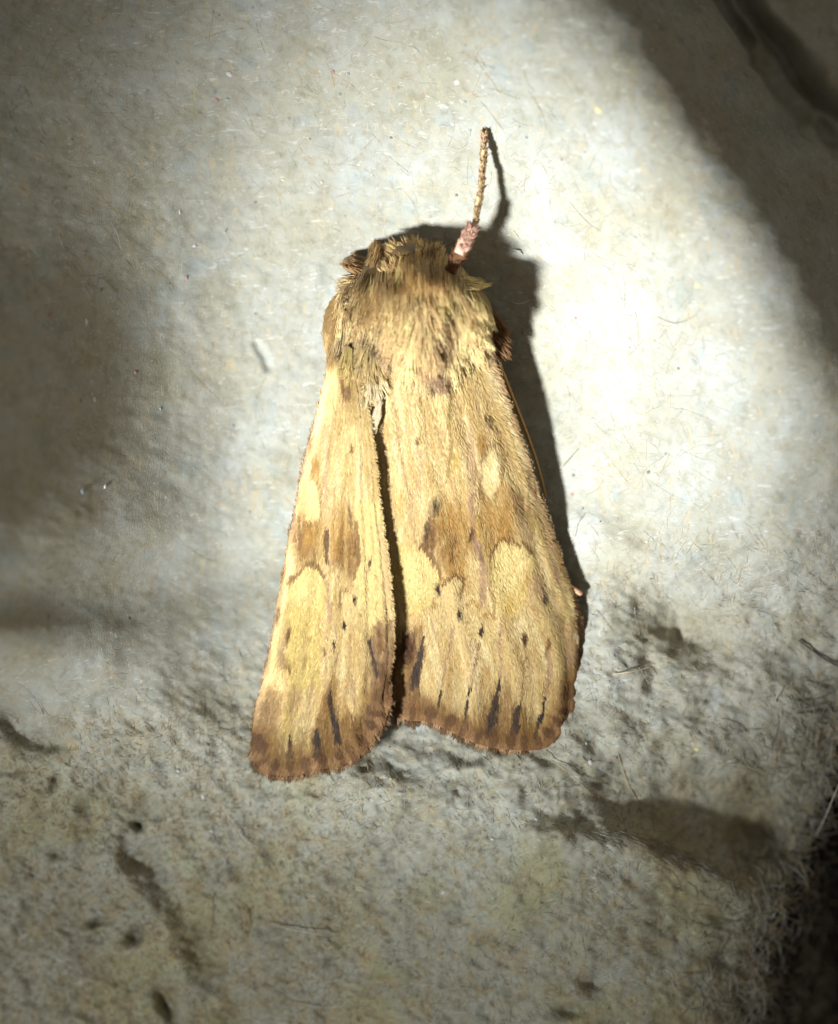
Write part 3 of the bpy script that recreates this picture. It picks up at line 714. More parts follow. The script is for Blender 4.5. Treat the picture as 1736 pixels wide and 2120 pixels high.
def paint_left(x, y, u, v, fr, jit=0.0, seed=0):
    """u 0 costa..1 inner margin"""
    fr, fa = fr
    p = Paint(x, y, 'pale', jit, seed + 40)
    st = fbm(u * 40, v * 14, 3, 81)
    p.field(0.5 * smooth((st + 0.0) / 0.45), (.37, .255, .095))
    p.field(0.4 * smooth((-st - 0.1) / 0.4), 'cream')
    p.field(0.6 * smooth((fbm(u * 8, v * 7, 3, 83) - 0.04) / 0.4), (0.35, 0.265, 0.11))
    for c_ in (.14, .27, .40, .53, .66, .78, .89):
        p.field(.34 * np.exp(-((u - c_ - .02 * np.sin(v * 4 + c_ * 9)) / .008) ** 2) * (.4 + .9 * smooth(vnoise(v * 22, c_ * 50 + v * 0, 3) + .6)), 'mauve')
    # base
    p.blob(690, 680, 46, 100, (.23,.155,.06), .95); p.line([(703, 700), (706, 760), (716, 820)], 9, (.16, .085, .05), .6); p.blob(715, 790, 20, 60, 'brown', .5); p.blob(720, 760, 10, 50, 'mauve', .6); p.blob(690, 800, 16, 70, 'tan', .6, .1)
    p.line([(672, 700), (676, 770), (650, 880), (632, 960), (614, 1060), (590, 1190), (572, 1290), (545, 1430), (525, 1540)], 14, 'tan', .75)
    p.line([(668, 690), (672, 770), (646, 880), (628, 960), (608, 1060), (586, 1190), (568, 1290), (541, 1430), (521, 1540)], 6, 'mauve', .6)
    p.blob(690, 655, 34, 85, (.20, .13, .05), .85, .1); p.blob(682, 720, 18, 70, (.26, .175, .07), .8)
    p.blob(645, 925, 7, 30, 'brown', .55, .2); p.blob(654, 968, 12, 26, 'ochre', .75); p.blob(730, 928, 5, 11, 'brown', .85)
    p.blob(700, 980, 8, 50, 'cream', .4); p.blob(745, 980, 12, 60, 'cream', .4); p.line([(676, 880), (674, 1000), (675, 1100)], 5, 'pink', .55)
    # median shade
    p.blob(636, 1112, 34, 66, 'ochre', .85, .1); p.blob(618, 1108, 15, 46, 'brown', .65, .15); p.blob(607, 1080, 9, 30, 'mauve', .6, .2); p.blob(640, 1150, 26, 20, 'brown', .4)
    p.blob(712, 1118, 38, 78, 'ochre', .85, -.05); p.blob(720, 1150, 26, 60, 'brown', .5, -.1); p.blob(725, 1066, 6, 24, 'dark', .7, -.1); p.blob(735, 1120, 7, 40, 'brown', .7, -.12); p.blob(700, 1170, 18, 18, 'brown', .4)
    p.line([(676, 1100), (675, 1130), (676, 1165)], 5, 'drk2', .8)
    # orbicular
    p.blob(644, 1037, 22, 54, 'brown', .5, -.1, .5); p.blob(644, 1037, 15, 43, (.5,.4,.18), .9, -.1, .8); p.blob(646, 1020, 8, 22, 'cream', .6, .1, .4)
    # pale strip along the inner margin
    p.poly([(744, 1030), (785, 1040), (800, 1130), (812, 1260), (784, 1290), (757, 1300), (742, 1250), (742, 1180), (744, 1130), (738, 1090)], (.54, .43, .20), .9, 5)
    p.line([(785, 1090), (798, 1170), (806, 1270)], 5, 'pink', .5)
    p.blob(767, 1166, 4.5, 12, 'dark', 1, -.1, .3)
    # reniform and the pale field beyond it
    p.poly([(600, 1212), (622, 1195), (626, 1178), (652, 1174), (664, 1190), (672, 1230), (668, 1300), (660, 1420), (600, 1420), (592, 1330), (596, 1260)], (.46, .365, .14), .9, 5)
    p.line([(598, 1210), (622, 1180), (655, 1168), (668, 1190)], 5, 'brown', .6)
    p.line([(668, 1180), (680, 1220), (684, 1280)], 5, 'mauve', .5)
    p.poly([(704, 1262), (706, 1236), (716, 1226), (736, 1236), (738, 1262), (730, 1290), (712, 1290)], 'pale', .9, 4); p.line([(702, 1260), (706, 1232), (720, 1222)], 2.5, 'brown', .6)
    p.blob(735.5, 1243, 4.5, 11, 'dark', 1, 0, .3); p.blob(714, 1295, 4.5, 13, 'dark', 1, -.2, .3); p.blob(693, 1333, 3.5, 12, 'drk2', 1, -.1, .3); p.blob(670, 1353, 3.5, 11, 'brown', .8); p.blob(632, 1370, 5, 15, 'brown', .8, .1)
    p.blob(612, 1250, 5, 14, 'olive', .7); p.blob(745, 1270, 4, 6, 'ochre', .7); p.blob(725, 1330, 4, 9, 'ochre', .6); p.blob(640, 1327, 8, 6, 'ochre', .8)
    # costal marks
    for (a, b_, r1, r2, cc, al) in ((585, 1190, 9, 18, 'ochre', .9), (577, 1275, 9, 26, 'drk2', .75), (597, 1315, 7, 22, 'brown', .8), (584, 1370, 12, 24, 'brown', .6), (600, 1385, 5, 16, 'brown', .7), (568, 1312, 7, 9, 'cream', .9), (578, 1235, 8, 14, 'pale', .7), (556, 1388, 5, 6, 'pale', .8), (540, 1455, 5, 6, 'pale', .8)):
        p.blob(a, b_, r1, r2, cc, al, .15)
    p.blob(560, 1450, 34, 80, 'tan', .8, .15); p.blob(545, 1500, 30, 70, 'mauve', .55, .1); p.blob(600, 1490, 18, 60, (.44, .33, .12), .5)
    for pts in ([(700, 1350), (690, 1400), (682, 1445)], [(725, 1400), (735, 1460), (738, 1500)], [(755, 1400), (765, 1460)], [(650, 1400), (640, 1480)], [(610, 1420), (602, 1520)]):
        p.line(pts, 2.4, 'mauve', .5)
    p.blob(696, 1420, 9, 40, 'ochre', .7, -.2); p.blob(715, 1480, 14, 40, 'ochre', .6, -.2); p.blob(672, 1470, 12, 40, 'ochre', .6)
    d = fr + 14 * vnoise(x / 40, y / 60, 91)
    p.field(0.75 * smooth((84 - d) / 60) * (0.5 + 0.6 * smooth((fbm(x / 26, y / 70, 2, 92) + .15) / .4)), 'ochre')
    p.field(0.6 * smooth((54 - d) / 36), 'brown')
    p.blob(668, 1530, 26, 40, 'brown', .6); p.blob(630, 1530, 12, 34, 'olive', .6); p.blob(538, 1545, 22, 26, 'drk2', .6)
    for (pts, w0, w1) in (([(682, 1440), (690, 1485), (700, 1535)], 3.0, 8.8), ([(656, 1512), (657, 1540), (659, 1570)], 5.0, 8.8), ([(600, 1528), (602, 1580)], 3.0, 6.6), ([(733, 1485), (737, 1518)], 3, 5), ([(550, 1545), (552, 1580)], 3, 5), ([(764, 1470), (768, 1500)], 2, 4)):
        p.line(pts, w0, 'slate', .9, w1)
    V_ = lambda pts: [(476.6 + a * .5665, 455.3 + b_ * .5665) for a, b_ in pts]
    p.poly(V_([(290, 1900), (320, 1820), (345, 1740), (370, 1690), (395, 1760), (410, 1830), (440, 1800), (480, 1840), (500, 1880), (440, 1950), (300, 1960)]), (.20, .115, .04), .75, 8)
    p.poly(V_([(70, 1950), (85, 1840), (140, 1700), (190, 1740), (170, 1850), (200, 1940), (260, 1900), (300, 1960), (200, 2010), (80, 1990)]), (.19, .115, .045), .6, 10)
    for (pts, w0, w1) in (([(682, 1440), (690, 1485), (700, 1535)], 3.0, 8.8), ([(656, 1512), (657, 1540), (659, 1570)], 5.0, 8.8)):
        p.line(pts, w0, 'slate', .85, w1)
    p.blob(644, 1037, 14, 43, (.54, .44, .22), .8, -.1, .6)
    p.poly([(604, 1214), (624, 1198), (630, 1182), (652, 1178), (662, 1194), (666, 1230), (650, 1260), (606, 1260)], (.54, .44, .21), .6, 6)
    p.line([(600, 1206), (622, 1184), (628, 1172), (655, 1167), (668, 1188)], 3, 'brown', .5); p.line([(736, 1080), (742, 1120), (741, 1175), (735, 1200)], 4, 'brown', .7)
    # rust margin along the inner edge near the tip
    p.poly([(786, 1284), (820, 1290), (824, 1455), (796, 1530), (750, 1530), (758, 1490), (772, 1450), (768, 1380), (766, 1330)], 'rust', .8, 6)
    p.line([(767, 1330), (772, 1360), (782, 1395)], 5, 'slate', .8); p.line([(788, 1310), (790, 1345)], 5, 'brown', .7); p.line([(790, 1380), (796, 1420), (800, 1450)], 6, 'drk2', .6); p.blob(762, 1470, 4, 12, 'slate', .8)
    cs = np.cos(6.2832 * 11 * fa + 2.2 * vnoise(fa * 17, fa * 0 + 5, 8)) + .5 * vnoise(x / 11, y / 11, 6)
    p.field(.8 * smooth((27 + 7 * cs - fr) / 9), (.30, .185, .095))
    p.field((.85 + .7 * vnoise(fa * 9, fa * 0 + 2, 4)) * smooth((31 + 9 * cs - fr) / 9) * smooth((fr - 9 + 5 * cs) / 6) * smooth((cs + .6) / .6), (.065, .032, .015))
    p.field(.35 * smooth((46 + 10 * cs - fr) / 16), (.20, .115, .05))
    p.field(.7 * smooth((10 - fr) / 5) * smooth((cs - .1) / .5), (.14, .075, .036))
    p.c = p.c ** 1.12 * np.array((1.02, 0.965, 0.90))
    p.c *= (1 + p.g.normal(0, 0.10, (len(x), 1)))
    return p.c

# ------------------------------------------------------------------ the moth: wings
def curve(pts, n):
    """n points along a polyline by a smooth interpolation"""
    pts = np.asarray(pts, float)
    s = np.concatenate([[0], np.cumsum(np.hypot(*np.diff(pts, axis=0).T))]); s /= s[-1]
    m = np.gradient(pts, s, axis=0)
    t = np.linspace(0, 1, n); i = np.clip(np.searchsorted(s, t, side='right') - 1, 0, len(s) - 2)
    h = (s[i + 1] - s[i])[:, None]; q = ((t - s[i]) / (s[i + 1] - s[i]))[:, None]
    h00 = 2 * q**3 - 3 * q**2 + 1; h10 = q**3 - 2 * q**2 + q; h01 = -2 * q**3 + 3 * q**2; h11 = q**3 - q**2
    return h00 * pts[i] + h10 * h * m[i] + h01 * pts[i + 1] + h11 * h * m[i + 1]

WINGS = {
    'left': dict(L=[(706, 600), (684, 625), (672, 655), (670, 695), (679, 742), (673, 790), (657, 860), (640, 925), (622, 1000), (610, 1065), (598, 1130), (586, 1195), (574, 1260), (566, 1312), (557, 1362), (545, 1412), (533, 1462), (524, 1510), (521, 1552)],
                 R=[(742, 722), (748, 770), (757, 825), (764, 870), (772, 925), (778, 980), (784, 1040), (792, 1100), (800, 1160), (807, 1220), (812, 1270), (813, 1320), (810, 1370), (803, 1405), (808, 1445)],
                 T=[(706, 600), (726, 660), (742, 722)],
                 B=[(521, 1552), (530, 1580), (548, 1598), (575, 1606), (610, 1606), (650, 1596), (690, 1588), (725, 1576), (752, 1556), (778, 1525), (796, 1490), (808, 1445)]),
    'right': dict(L=[(762, 760), (752, 830), (752, 900), (757, 980), (765, 1050), (772, 1120), (780, 1200), (790, 1280), (802, 1350), (808, 1400), (816, 1445), (820, 1484)],
                  R=[(972, 590), (996, 640), (1011, 690), (1026, 740), (1041, 790), (1057, 840), (1075, 890), (1090, 940), (1105, 988), (1120, 1032), (1136, 1082), (1151, 1132), (1166, 1180), (1181, 1220), (1196, 1262), (1204, 1310), (1203, 1355), (1200, 1400), (1196, 1440)],
                  T=[(762, 760), (860, 640), (972, 590)],
                  B=[(820, 1484), (850, 1492), (885, 1494), (915, 1506), (955, 1526), (1000, 1544), (1050, 1552), (1095, 1554), (1132, 1548), (1158, 1524), (1180, 1492), (1196, 1440)])}

def coons(Wd, nu, nv):
    L = curve(Wd['L'], nv); R = curve(Wd['R'], nv); T = curve(Wd['T'], nu); B = curve(Wd['B'], nu)
    u = np.linspace(0, 1, nu)[None, :, None]; v = np.linspace(0, 1, nv)[:, None, None]
    S = (1 - u) * L[:, None] + u * R[:, None] + (1 - v) * T[None] + v * B[None]
    S -= (1 - u) * (1 - v) * L[0] + u * (1 - v) * R[0] + (1 - u) * v * L[-1] + u * v * R[-1]
    return S

def wing_z(side, u, v):
    if side == 'left':
        inner = 0.355 - 0.092 * v - 0.10 * smooth((.24 - v) / .2); outer = 0.17 - 0.04 * v
        t = 1 - u                                     # 0 at inner margin
        z = inner - (inner - outer) * (0.25 * t + 0.35 * t ** 2 + 0.40 * t ** 4)
        ripple = np.sin(u * 30 + 1.5) * 0.0045 + np.sin(u * 57 + v * 3) * 0.002
    else:
        inner = 0.30 - 0.125 * v; outer = 0.265 - 0.195 * v
        t = u
        z = inner + 0.06 * np.sin(t * 3.14159) * (1 - 0.4 * v) - (inner - outer) * (0.3 * t + 0.5 * t ** 2 + 0.2 * t ** 4)
        ripple = np.sin(u * 33 + 0.5) * 0.0045 + np.sin(u * 61 + v * 3) * 0.002
    vein = sum(np.exp(-((u - c - .02 * np.sin(v * 4 + c * 9)) / .020) ** 2) for c in (.14, .27, .40, .53, .66, .78))
    return z + 0.0016 * vein * smooth(v * 3 - .6) + ripple * (0.3 + v) * smooth((1 - u) / .15) * smooth(u / .1) + 0.006 * fbm(u * 5, v * 8, 3, 51)

moth = obj('moth', None)
moth['label'] = 'pale yellow moth with brown marked folded wings resting on the grey pulp'
moth['category'] = 'moth'
moth.location = (0, 0, 0)

def bilin(A, u, v):
    nv, nu = A.shape[:2]
    fu = np.clip(u, 0, 1) * (nu - 1); fv = np.clip(v, 0, 1) * (nv - 1)
    i = np.minimum(fu.astype(int), nu - 2); j = np.minimum(fv.astype(int), nv - 2)
    a = (fu - i)[:, None]; b_ = (fv - j)[:, None]
    return (A[j, i] * (1 - a) + A[j, i + 1] * a) * (1 - b_) + (A[j + 1, i] * (1 - a) + A[j + 1, i + 1] * a) * b_

def build_wing(side, paint, nscale):
    nu, nv = 130, 330
    Wd = WINGS[side]
    S = coons(Wd, nu, nv)
    U, Vv = np.meshgrid(np.linspace(0, 1, nu), np.linspace(0, 1, nv))
    Z = wing_z(side, U, Vv)
    B = curve(Wd['B'], 80)
    def fringe_d(x, y):
        d, f, s_ = polyline_dist(x, y, B)
        return np.stack([d, f])
    x, y = S[..., 0].ravel(), S[..., 1].ravel()
    cols = paint(x, y, U.ravel(), Vv.ravel(), fringe_d(x, y), 0, 1)
    top = at(x, y, Z.ravel())
    bot = top.copy(); bot[:, 2] -= 0.010
    n = len(top)
    idx = np.arange(n).reshape(nv, nu)
    q = np.stack([idx[:-1, :-1], idx[1:, :-1], idx[1:, 1:], idx[:-1, 1:]], -1).reshape(-1, 4)
    rim = np.concatenate([idx[:, 0], idx[-1, 1:], idx[::-1, -1][1:], idx[0, ::-1][1:]])
    r2 = np.stack([rim[:-1], rim[1:]], -1)
    rq = np.stack([r2[:, 1], r2[:, 0], r2[:, 0] + n, r2[:, 1] + n], -1)
    me = mesh_np('forewing', np.concatenate([top, bot]), np.concatenate([q, q[:, ::-1] + n, rq]), np.concatenate([cols, cols * .8]))
    wing = obj('forewing', me, M_wing, moth)
    # overlapping scales
    g = np.random.default_rng(5 if side == 'left' else 6)
    u = g.random(nscale); v = np.sqrt(g.random(nscale) * (1 - .02) + .0) if side == 'right' else g.random(nscale) ** 0.8
    u = np.clip(u, .003, .997)
    p0 = bilin(S, u, v); dv = 0.012
    p1 = bilin(S, u, np.minimum(v + dv, 1.0)); pm = bilin(S, u, np.maximum(v - dv, 0))
    d = p1 - pm; d /= np.linalg.norm(d, axis=1, keepdims=True) + 1e-9
    # scales lean outwards to the margins
    lean = (u - 0.5) * 0.5 + .55 * fbm(p0[:, 0] / 18, p0[:, 1] / 30, 2, 55) + g.normal(0, 0.12, nscale)
    if side == 'left':
        lean = lean + 0.5 * smooth((u - 0.9) / 0.1)
    else:
        lean = lean - 0.7 * smooth((0.1 - u) / 0.1) + 0.5 * smooth((u - .8) / .2)
    c, s_ = np.cos(lean), np.sin(lean)
    dx = d[:, 0] * c + d[:, 1] * s_; dy = d[:, 1] * c - d[:, 0] * s_
    Ln = g.uniform(7, 13, nscale); Wn = g.uniform(.8, 1.5, nscale)
    z0 = wing_z(side, u, v)
    # surface slope along the scale so that the tip follows the wing
    eps_u, eps_v = 0.01, 0.01
    su = (bilin(S, np.minimum(u + eps_u, 1), v) - bilin(S, np.maximum(u - eps_u, 0), v)); sv = (p1 - pm)
    zu = wing_z(side, np.minimum(u + eps_u, 1), v) - wing_z(side, np.maximum(u - eps_u, 0), v)
    zv = wing_z(side, u, np.minimum(v + dv, 1)) - wing_z(side, u, np.maximum(v - dv, 0))
    det = su[:, 0] * sv[:, 1] - su[:, 1] * sv[:, 0] + 1e-9
    zxx = (zu * sv[:, 1] - zv * su[:, 1]) / det; zyy = (su[:, 0] * zv - sv[:, 0] * zu) / det
    slope = np.clip(zxx * dx + zyy * dy, -0.004, 0.004)
    lift = np.abs(g.normal(0.0002, 0.0007, nscale))
    nx, ny = -dy, dx
    V = np.empty((nscale, 5, 3))
    for k, (t, wd, zl) in enumerate(((0, -.6, .15), (0, .6, .15), (.55, 1, .6), (.55, -1, .6), (1, 0, 1.0))):
        V[:, k] = at(p0[:, 0] + dx * Ln * t + nx * Wn * wd, p0[:, 1] + dy * Ln * t + ny * Wn * wd, z0 + slope * Ln * t + 0.0014 + lift * zl)
    cx, cy = p0[:, 0] + dx * Ln * .4, p0[:, 1] + dy * Ln * .4
    cc = paint(cx, cy, u, v, fringe_d(cx, cy), 1.0, 2)
    cc = cc * g.uniform(0.86, 1.15, (nscale, 1)) * (1 + g.normal(0, 0.03, (nscale, 3)))
    i5 = np.arange(nscale * 5).reshape(nscale, 5)
    me = mesh_np('wing_scales', V.reshape(-1, 3), [i5[:, [0, 1, 2, 3]], i5[:, [3, 2, 4]]], np.repeat(cc, 5, 0), shade=False)
    obj('wing_scales', me, M_scale, wing, 'stuff')
    # fringe of long scales along the outer margin and the inner margin
    def fringe(pts, n, ln, out, zfn, seed, dens=None):
        g = np.random.default_rng(seed)
        Cv = curve(pts, 400)
        t = g.random(n)
        f = t * 399; i = np.minimum(f.astype(int), 398); a = (f - i)[:, None]
        p = Cv[i] * (1 - a) + Cv[i + 1] * a
        tg = Cv[np.minimum(i + 6, 399)] - Cv[np.maximum(i - 6, 0)]; tg /= np.linalg.norm(tg, axis=1, keepdims=True)
        nm = np.stack([tg[:, 1], -tg[:, 0]], -1) * out[0]
        dr = nm * out[1] + np.array([0.0, 1.0]) * out[2] + tg * 0
        dr /= np.linalg.norm(dr, axis=1, keepdims=True)
        an = g.normal(0, .12, n) + .7 * vnoise(t * 60, t * 0 + 3, seed)
        dr = np.stack([dr[:, 0] * np.cos(an) - dr[:, 1] * np.sin(an), dr[:, 0] * np.sin(an) + dr[:, 1] * np.cos(an)], -1)
        L_ = g.uniform(*ln, n) * (0.9 + .22 * vnoise(t * 34, t * 0, seed + 1))
        if seed == 31:                             # the fringe is scalloped between the veins and frayed
            L_ = L_ * (1.12 + .16 * np.cos(6.2832 * (13 if side == 'right' else 11) * t + 1.4 * vnoise(t * 20, t * 0, 9)) + .55 * vnoise(t * 130, t * 0, 12))
        st = p - dr * g.uniform(2, 16, n)[:, None]
        z = zfn(t)
        S_ = 4; Pp = np.empty((n, S_, 3))
        for k in range(S_):
            q_ = k / (S_ - 1)
            Pp[:, k] = at(st[:, 0] + dr[:, 0] * L_ * q_, st[:, 1] + dr[:, 1] * L_ * q_, z - .012 + .006 * g.random(n) - 0.014 * q_ ** 2 * g.uniform(.2, 1, n))
        Rr = g.uniform(.8, 1.5, n)[:, None] * np.array([.8, 1, .85, .25])[None] / PX
        uu = t if out[2] < .9 else t
        return st, p, dr, t, Pp, Rr, g
    outp = fringe(Wd['B'], 4200, (9, 19), (-1.0, .55, .8), lambda t: wing_z(side, t, np.full_like(t, 1.0)), 31)
    st, p, dr, t, Pp, Rr, g = outp
    sc_ = vnoise(t * 30, t * 0, 7)
    Cc = np.where((np.cos(6.2832 * (13 if side == 'right' else 11) * t + 5.0 * sc_) > -.1 + 1.2 * vnoise(t * 90, t * 0 + 4, 3))[:, None], np.array((.06,.03,.015)), np.array((.40, .25, .13))) * g.uniform(.7, 1.3, (len(t), 1))
    Ct = (np.array((.30, .19, .10)) * .6 + Cc * .4) * g.uniform(.6, 1.3, (len(t), 1))
    sets_ = [(Pp, Rr, Cc, Ct)]
    if side == 'left':
        inn, ln, out = Wd['R'], (7, 14), (1.0, .35, .9)
        st, p, dr, t, Pp, Rr, g = fringe(inn[4:], 2600, ln, (-1.0, .25, .95), lambda t: wing_z(side, np.full_like(t, 1.0), .28 + .72 * t) + .008, 32)
    else:
        st, p, dr, t, Pp, Rr, g = fringe(Wd['L'][2:], 1400, (7, 14), (1.0, .25, .95), lambda t: wing_z(side, np.full_like(t, 0.0), .19 + .81 * t) + .008, 33)
    m = smooth((t - .55) / .12)[:, None]
    Cc = (np.array((.5, .39, .18)) * (1 - m) + np.array(PAL['rust']) * m) * g.uniform(.7, 1.2, (len(t), 1))
    Ct = (np.array((.46, .33, .17)) * (1 - m) + np.array(PAL['brown']) * m) * g.uniform(.7, 1.3, (len(t), 1))
    sets_.append((Pp, Rr, Cc, Ct))
    # costal edge: short close hairs
    cp = Wd['L'][3:] if side == 'left' else Wd['R'][1:]
    st, p, dr, t, Pp, Rr, g = fringe(cp, 900, (7, 13), ((1.0 if side == 'left' else -1.0), .16, .95), lambda t: wing_z(side, np.full_like(t, 0.0 if side == 'left' else 1.0), .06 + .94 * t) + .004, 34)
    xx, yy = p[:, 0], p[:, 1]
    Cc = paint(xx, yy, np.full(len(t), .02 if side == 'left' else .98), .1 + .9 * t, fringe_d(xx, yy), 2, 9) * g.uniform(.8, 1.2, (len(t), 1))
    sets_.append((Pp, Rr * .55, Cc, Cc))
    me = strand_mesh('wing_fringe', *[np.concatenate([s[k] for s in sets_]) for k in range(4)])
    obj('wing_fringe', me, M_scale, wing, 'stuff')
    return wing

build_wing('left', paint_left, 22000)
build_wing('right', paint_right, 34000)

# ------------------------------------------------------------------ the moth: head, thorax and fur
TH_C, TH_R = (868, 668), (132, 165)       # tracing pixels
def body_z(px, py):
    z = np.full(np.shape(px), 0.02)
    for (cx, cy, rx, ry, zb, hz, rot) in ((868, 668, 132, 155, 0.15, 0.28, .05), (848, 548, 62, 50, 0.06, 0.23, .05), (775, 635, 76, 105, 0.11, 0.22, .25), (962, 655, 60, 90, 0.16, 0.24, -.3)):
        c, s = math.cos(rot), math.sin(rot)
        dx, dy = px - cx, py - cy
        q = 1 - ((dx * c + dy * s) / rx) ** 2 - ((-dx * s + dy * c) / ry) ** 2
        z = np.maximum(z, zb + hz * np.sqrt(np.maximum(q, 0)) - np.where(q <= 0, .3, 0))
    return z

def ell(name, cx, cy, rx, ry, zb, hz, rot, col, parent):
    c = at(cx, cy, zb)
    return obj(name, ellipsoid_mesh(name, c, (rx / PX * .96, ry / PX * .96, hz * .97), col=col, rot=-rot, wob=.05), M_fur, parent)
thorax = ell('thorax', 868, 668, 132, 155, 0.15, 0.28, .05, (.25, .165, .07), moth)
ell('tegula', 775, 635, 76, 105, 0.11, 0.22, .25, (.22, .14, .055), moth)
ell('tegula', 962, 655, 60, 90, 0.16, 0.24, -.3, (.28, .19, .08), moth)
head = ell('head', 848, 548, 62, 50, 0.06, 0.23, .05, (.17, .105, .04), moth)

def paint_fur(x, y, seed=0):
    p = Paint(x, y, 'tan', 2.0, seed + 200)
    p.field(.6 * smooth((fbm(x / 10, y / 45, 3, 95) - .02) / .4), (.52, .35, .155))
    p.field(.6 * smooth((-fbm(x / 10, y / 45, 3, 95) - .05) / .4), (.78, .61, .32))
    p.blob(850, 535, 100, 48, (.72, .48, .20), .85); p.blob(806, 540, 13, 28, (.20, .12, .045), .6); p.blob(850, 568, 80, 8, (.48, .30, .12), .6)
    p.blob(890, 530, 16, 26, (.20, .11, .04), .7, -.5)
    p.blob(740, 545, 30, 40, (.26, .155, .06), .8); p.blob(773, 530, 10, 30, (.42, .27, .10), .8)
    p.blob(765, 600, 45, 34, (.50, .35, .15), .7); p.blob(728, 610, 16, 60, (.20, .12, .05), .7); p.blob(745, 655, 26, 50, (.30, .20, .075), .6)
    p.blob(776, 702, 36, 22, 'drk2', .9); p.blob(716, 718, 26, 20, 'drk2', .9); p.blob(790, 660, 10, 40, (.22, .14, .06), .7)
    p.blob(800, 740, 16, 60, 'mauve', .5); p.blob(895, 770, 24, 60, (.42, .27, .17), .7); p.line([(918, 640), (915, 700), (910, 760), (908, 800)], 12, (.24, .145, .075), .75)
    p.blob(880, 660, 40, 70, (.74, .55, .28), .4); p.blob(968, 612, 26, 36, (.74, .57, .28), .85); p.blob(1000, 670, 20, 50, (.76, .60, .31), .8, -.4)
    p.blob(932, 694, 4, 12, 'dark', .9); p.blob(943, 660, 8, 26, (.24, .15, .08), .7); p.blob(860, 600, 26, 20, (.28, .2, .09), .5)
    p.blob(880, 800, 90, 45, 'pale', .6); p.blob(905, 785, 16, 40, (.42, .27, .17), .6)
    p.c *= 1 + p.g.normal(0, .12, (len(x), 1))
    return p.c

def fur(name, parent, n, region, dirfn, ln, lift, rad, seed, colfn=None, zfn=None, S=5, droop=0.5, clump=.5):
    g = np.random.default_rng(seed)
    cx, cy, rx, ry, rot = region
    a = g.uniform(0, 6.283, n); r = np.sqrt(g.random(n))
    dx, dy = r * np.cos(a) * rx, r * np.sin(a) * ry
    x = cx + dx * math.cos(rot) - dy * math.sin(rot); y = cy + dx * math.sin(rot) + dy * math.cos(rot)
    z = (body_z(x, y) if zfn is None else zfn(x, y)) - 0.01
    d = np.stack(dirfn(x, y), -1).astype(float)
    an = np.arctan2(d[:, 1], d[:, 0]) + clump * 1.3 * fbm(x / 30, y / 30, 2, seed)
    L = g.uniform(*ln, n) * (1 + .4 * vnoise(x / 16, y / 16, seed + 2))
    # hairs gather into locks: each leans to the tip of its lock
    nk = max(8, n // 13)
    ka = g.uniform(0, 6.283, nk); kr = np.sqrt(g.random(nk))
    ux, uy = kr * np.cos(ka) * rx, kr * np.sin(ka) * ry
    kx = cx + ux * math.cos(rot) - uy * math.sin(rot); ky = cy + ux * math.sin(rot) + uy * math.cos(rot)
    near = np.argmin((x[:, None] - kx) ** 2 + ((y[:, None] - ky) * .6) ** 2, axis=1)
    kd = np.stack(np.broadcast_arrays(*dirfn(kx, ky)), -1).astype(float)
    kan = np.arctan2(kd[:, 1], kd[:, 0]) + clump * 1.3 * fbm(kx / 30, ky / 30, 2, seed) + g.normal(0, .12, nk)
    kL = g.uniform(*ln, nk); klift = g.normal(0, .5, nk); ktone = g.uniform(.78, 1.18, nk)
    tx = kx + np.cos(kan) * kL; ty = ky + np.sin(kan) * kL
    ex = x + np.cos(an + g.normal(0, .12, n)) * L; ey = y + np.sin(an) * L
    lock = .5 if n > 600 else (.22 if n > 150 else .05)
    ex = ex * (1 - lock) + tx[near] * lock; ey = ey * (1 - lock) + ty[near] * lock
    an = np.arctan2(ey - y, ex - x); L = np.clip(np.hypot(ex - x, ey - y), ln[0] * .5, ln[1] * 1.25)
    lf = np.clip(g.normal(lift[0], lift[1] * .6, n) + klift[near] * lift[1], .0, 1.5)
    if zfn is None:
        e = 6.0
        sx = (body_z(x + np.cos(an) * e, y + np.sin(an) * e) - body_z(x - np.cos(an) * e, y - np.sin(an) * e)) / (2 * e)
        sx = np.clip(sx, -0.0035, 0.004)
    else:
        sx = np.zeros(n)
    P = np.empty((n, S, 3)); px, py = x.copy(), y.copy(); zz = z.copy()
    wv = g.normal(0, .07, n)
    for k in range(S):
        P[:, k] = at(px, py, zz)
        t = k / (S - 1)
        st = L / (S - 1)
        px = px + np.cos(an + wv * (k - 1.5)) * st; py = py + np.sin(an + wv * (k - 1.5)) * st
        zz = zz + sx * st + lf * (1 - droop * 2 * t) * st / PX
    R = g.uniform(*rad, n)[:, None] * np.linspace(1, .25, S)[None] ** .8 / PX
    C = paint_fur(x + np.cos(an) * L * .4, y + np.sin(an) * L * .4, seed) if colfn is None else colfn(x, y, g)
    C = C * ktone[near][:, None]
    return P, R, np.clip(C * .95, 0, 1), np.clip(C * 1.35, 0, 1)

def merge(name, parent, sets, mat=None):
    me = strand_mesh(name, *[np.concatenate([s[k] for s in sets]) for k in range(4)])
    return obj(name, me, mat or M_fur, parent, 'stuff')

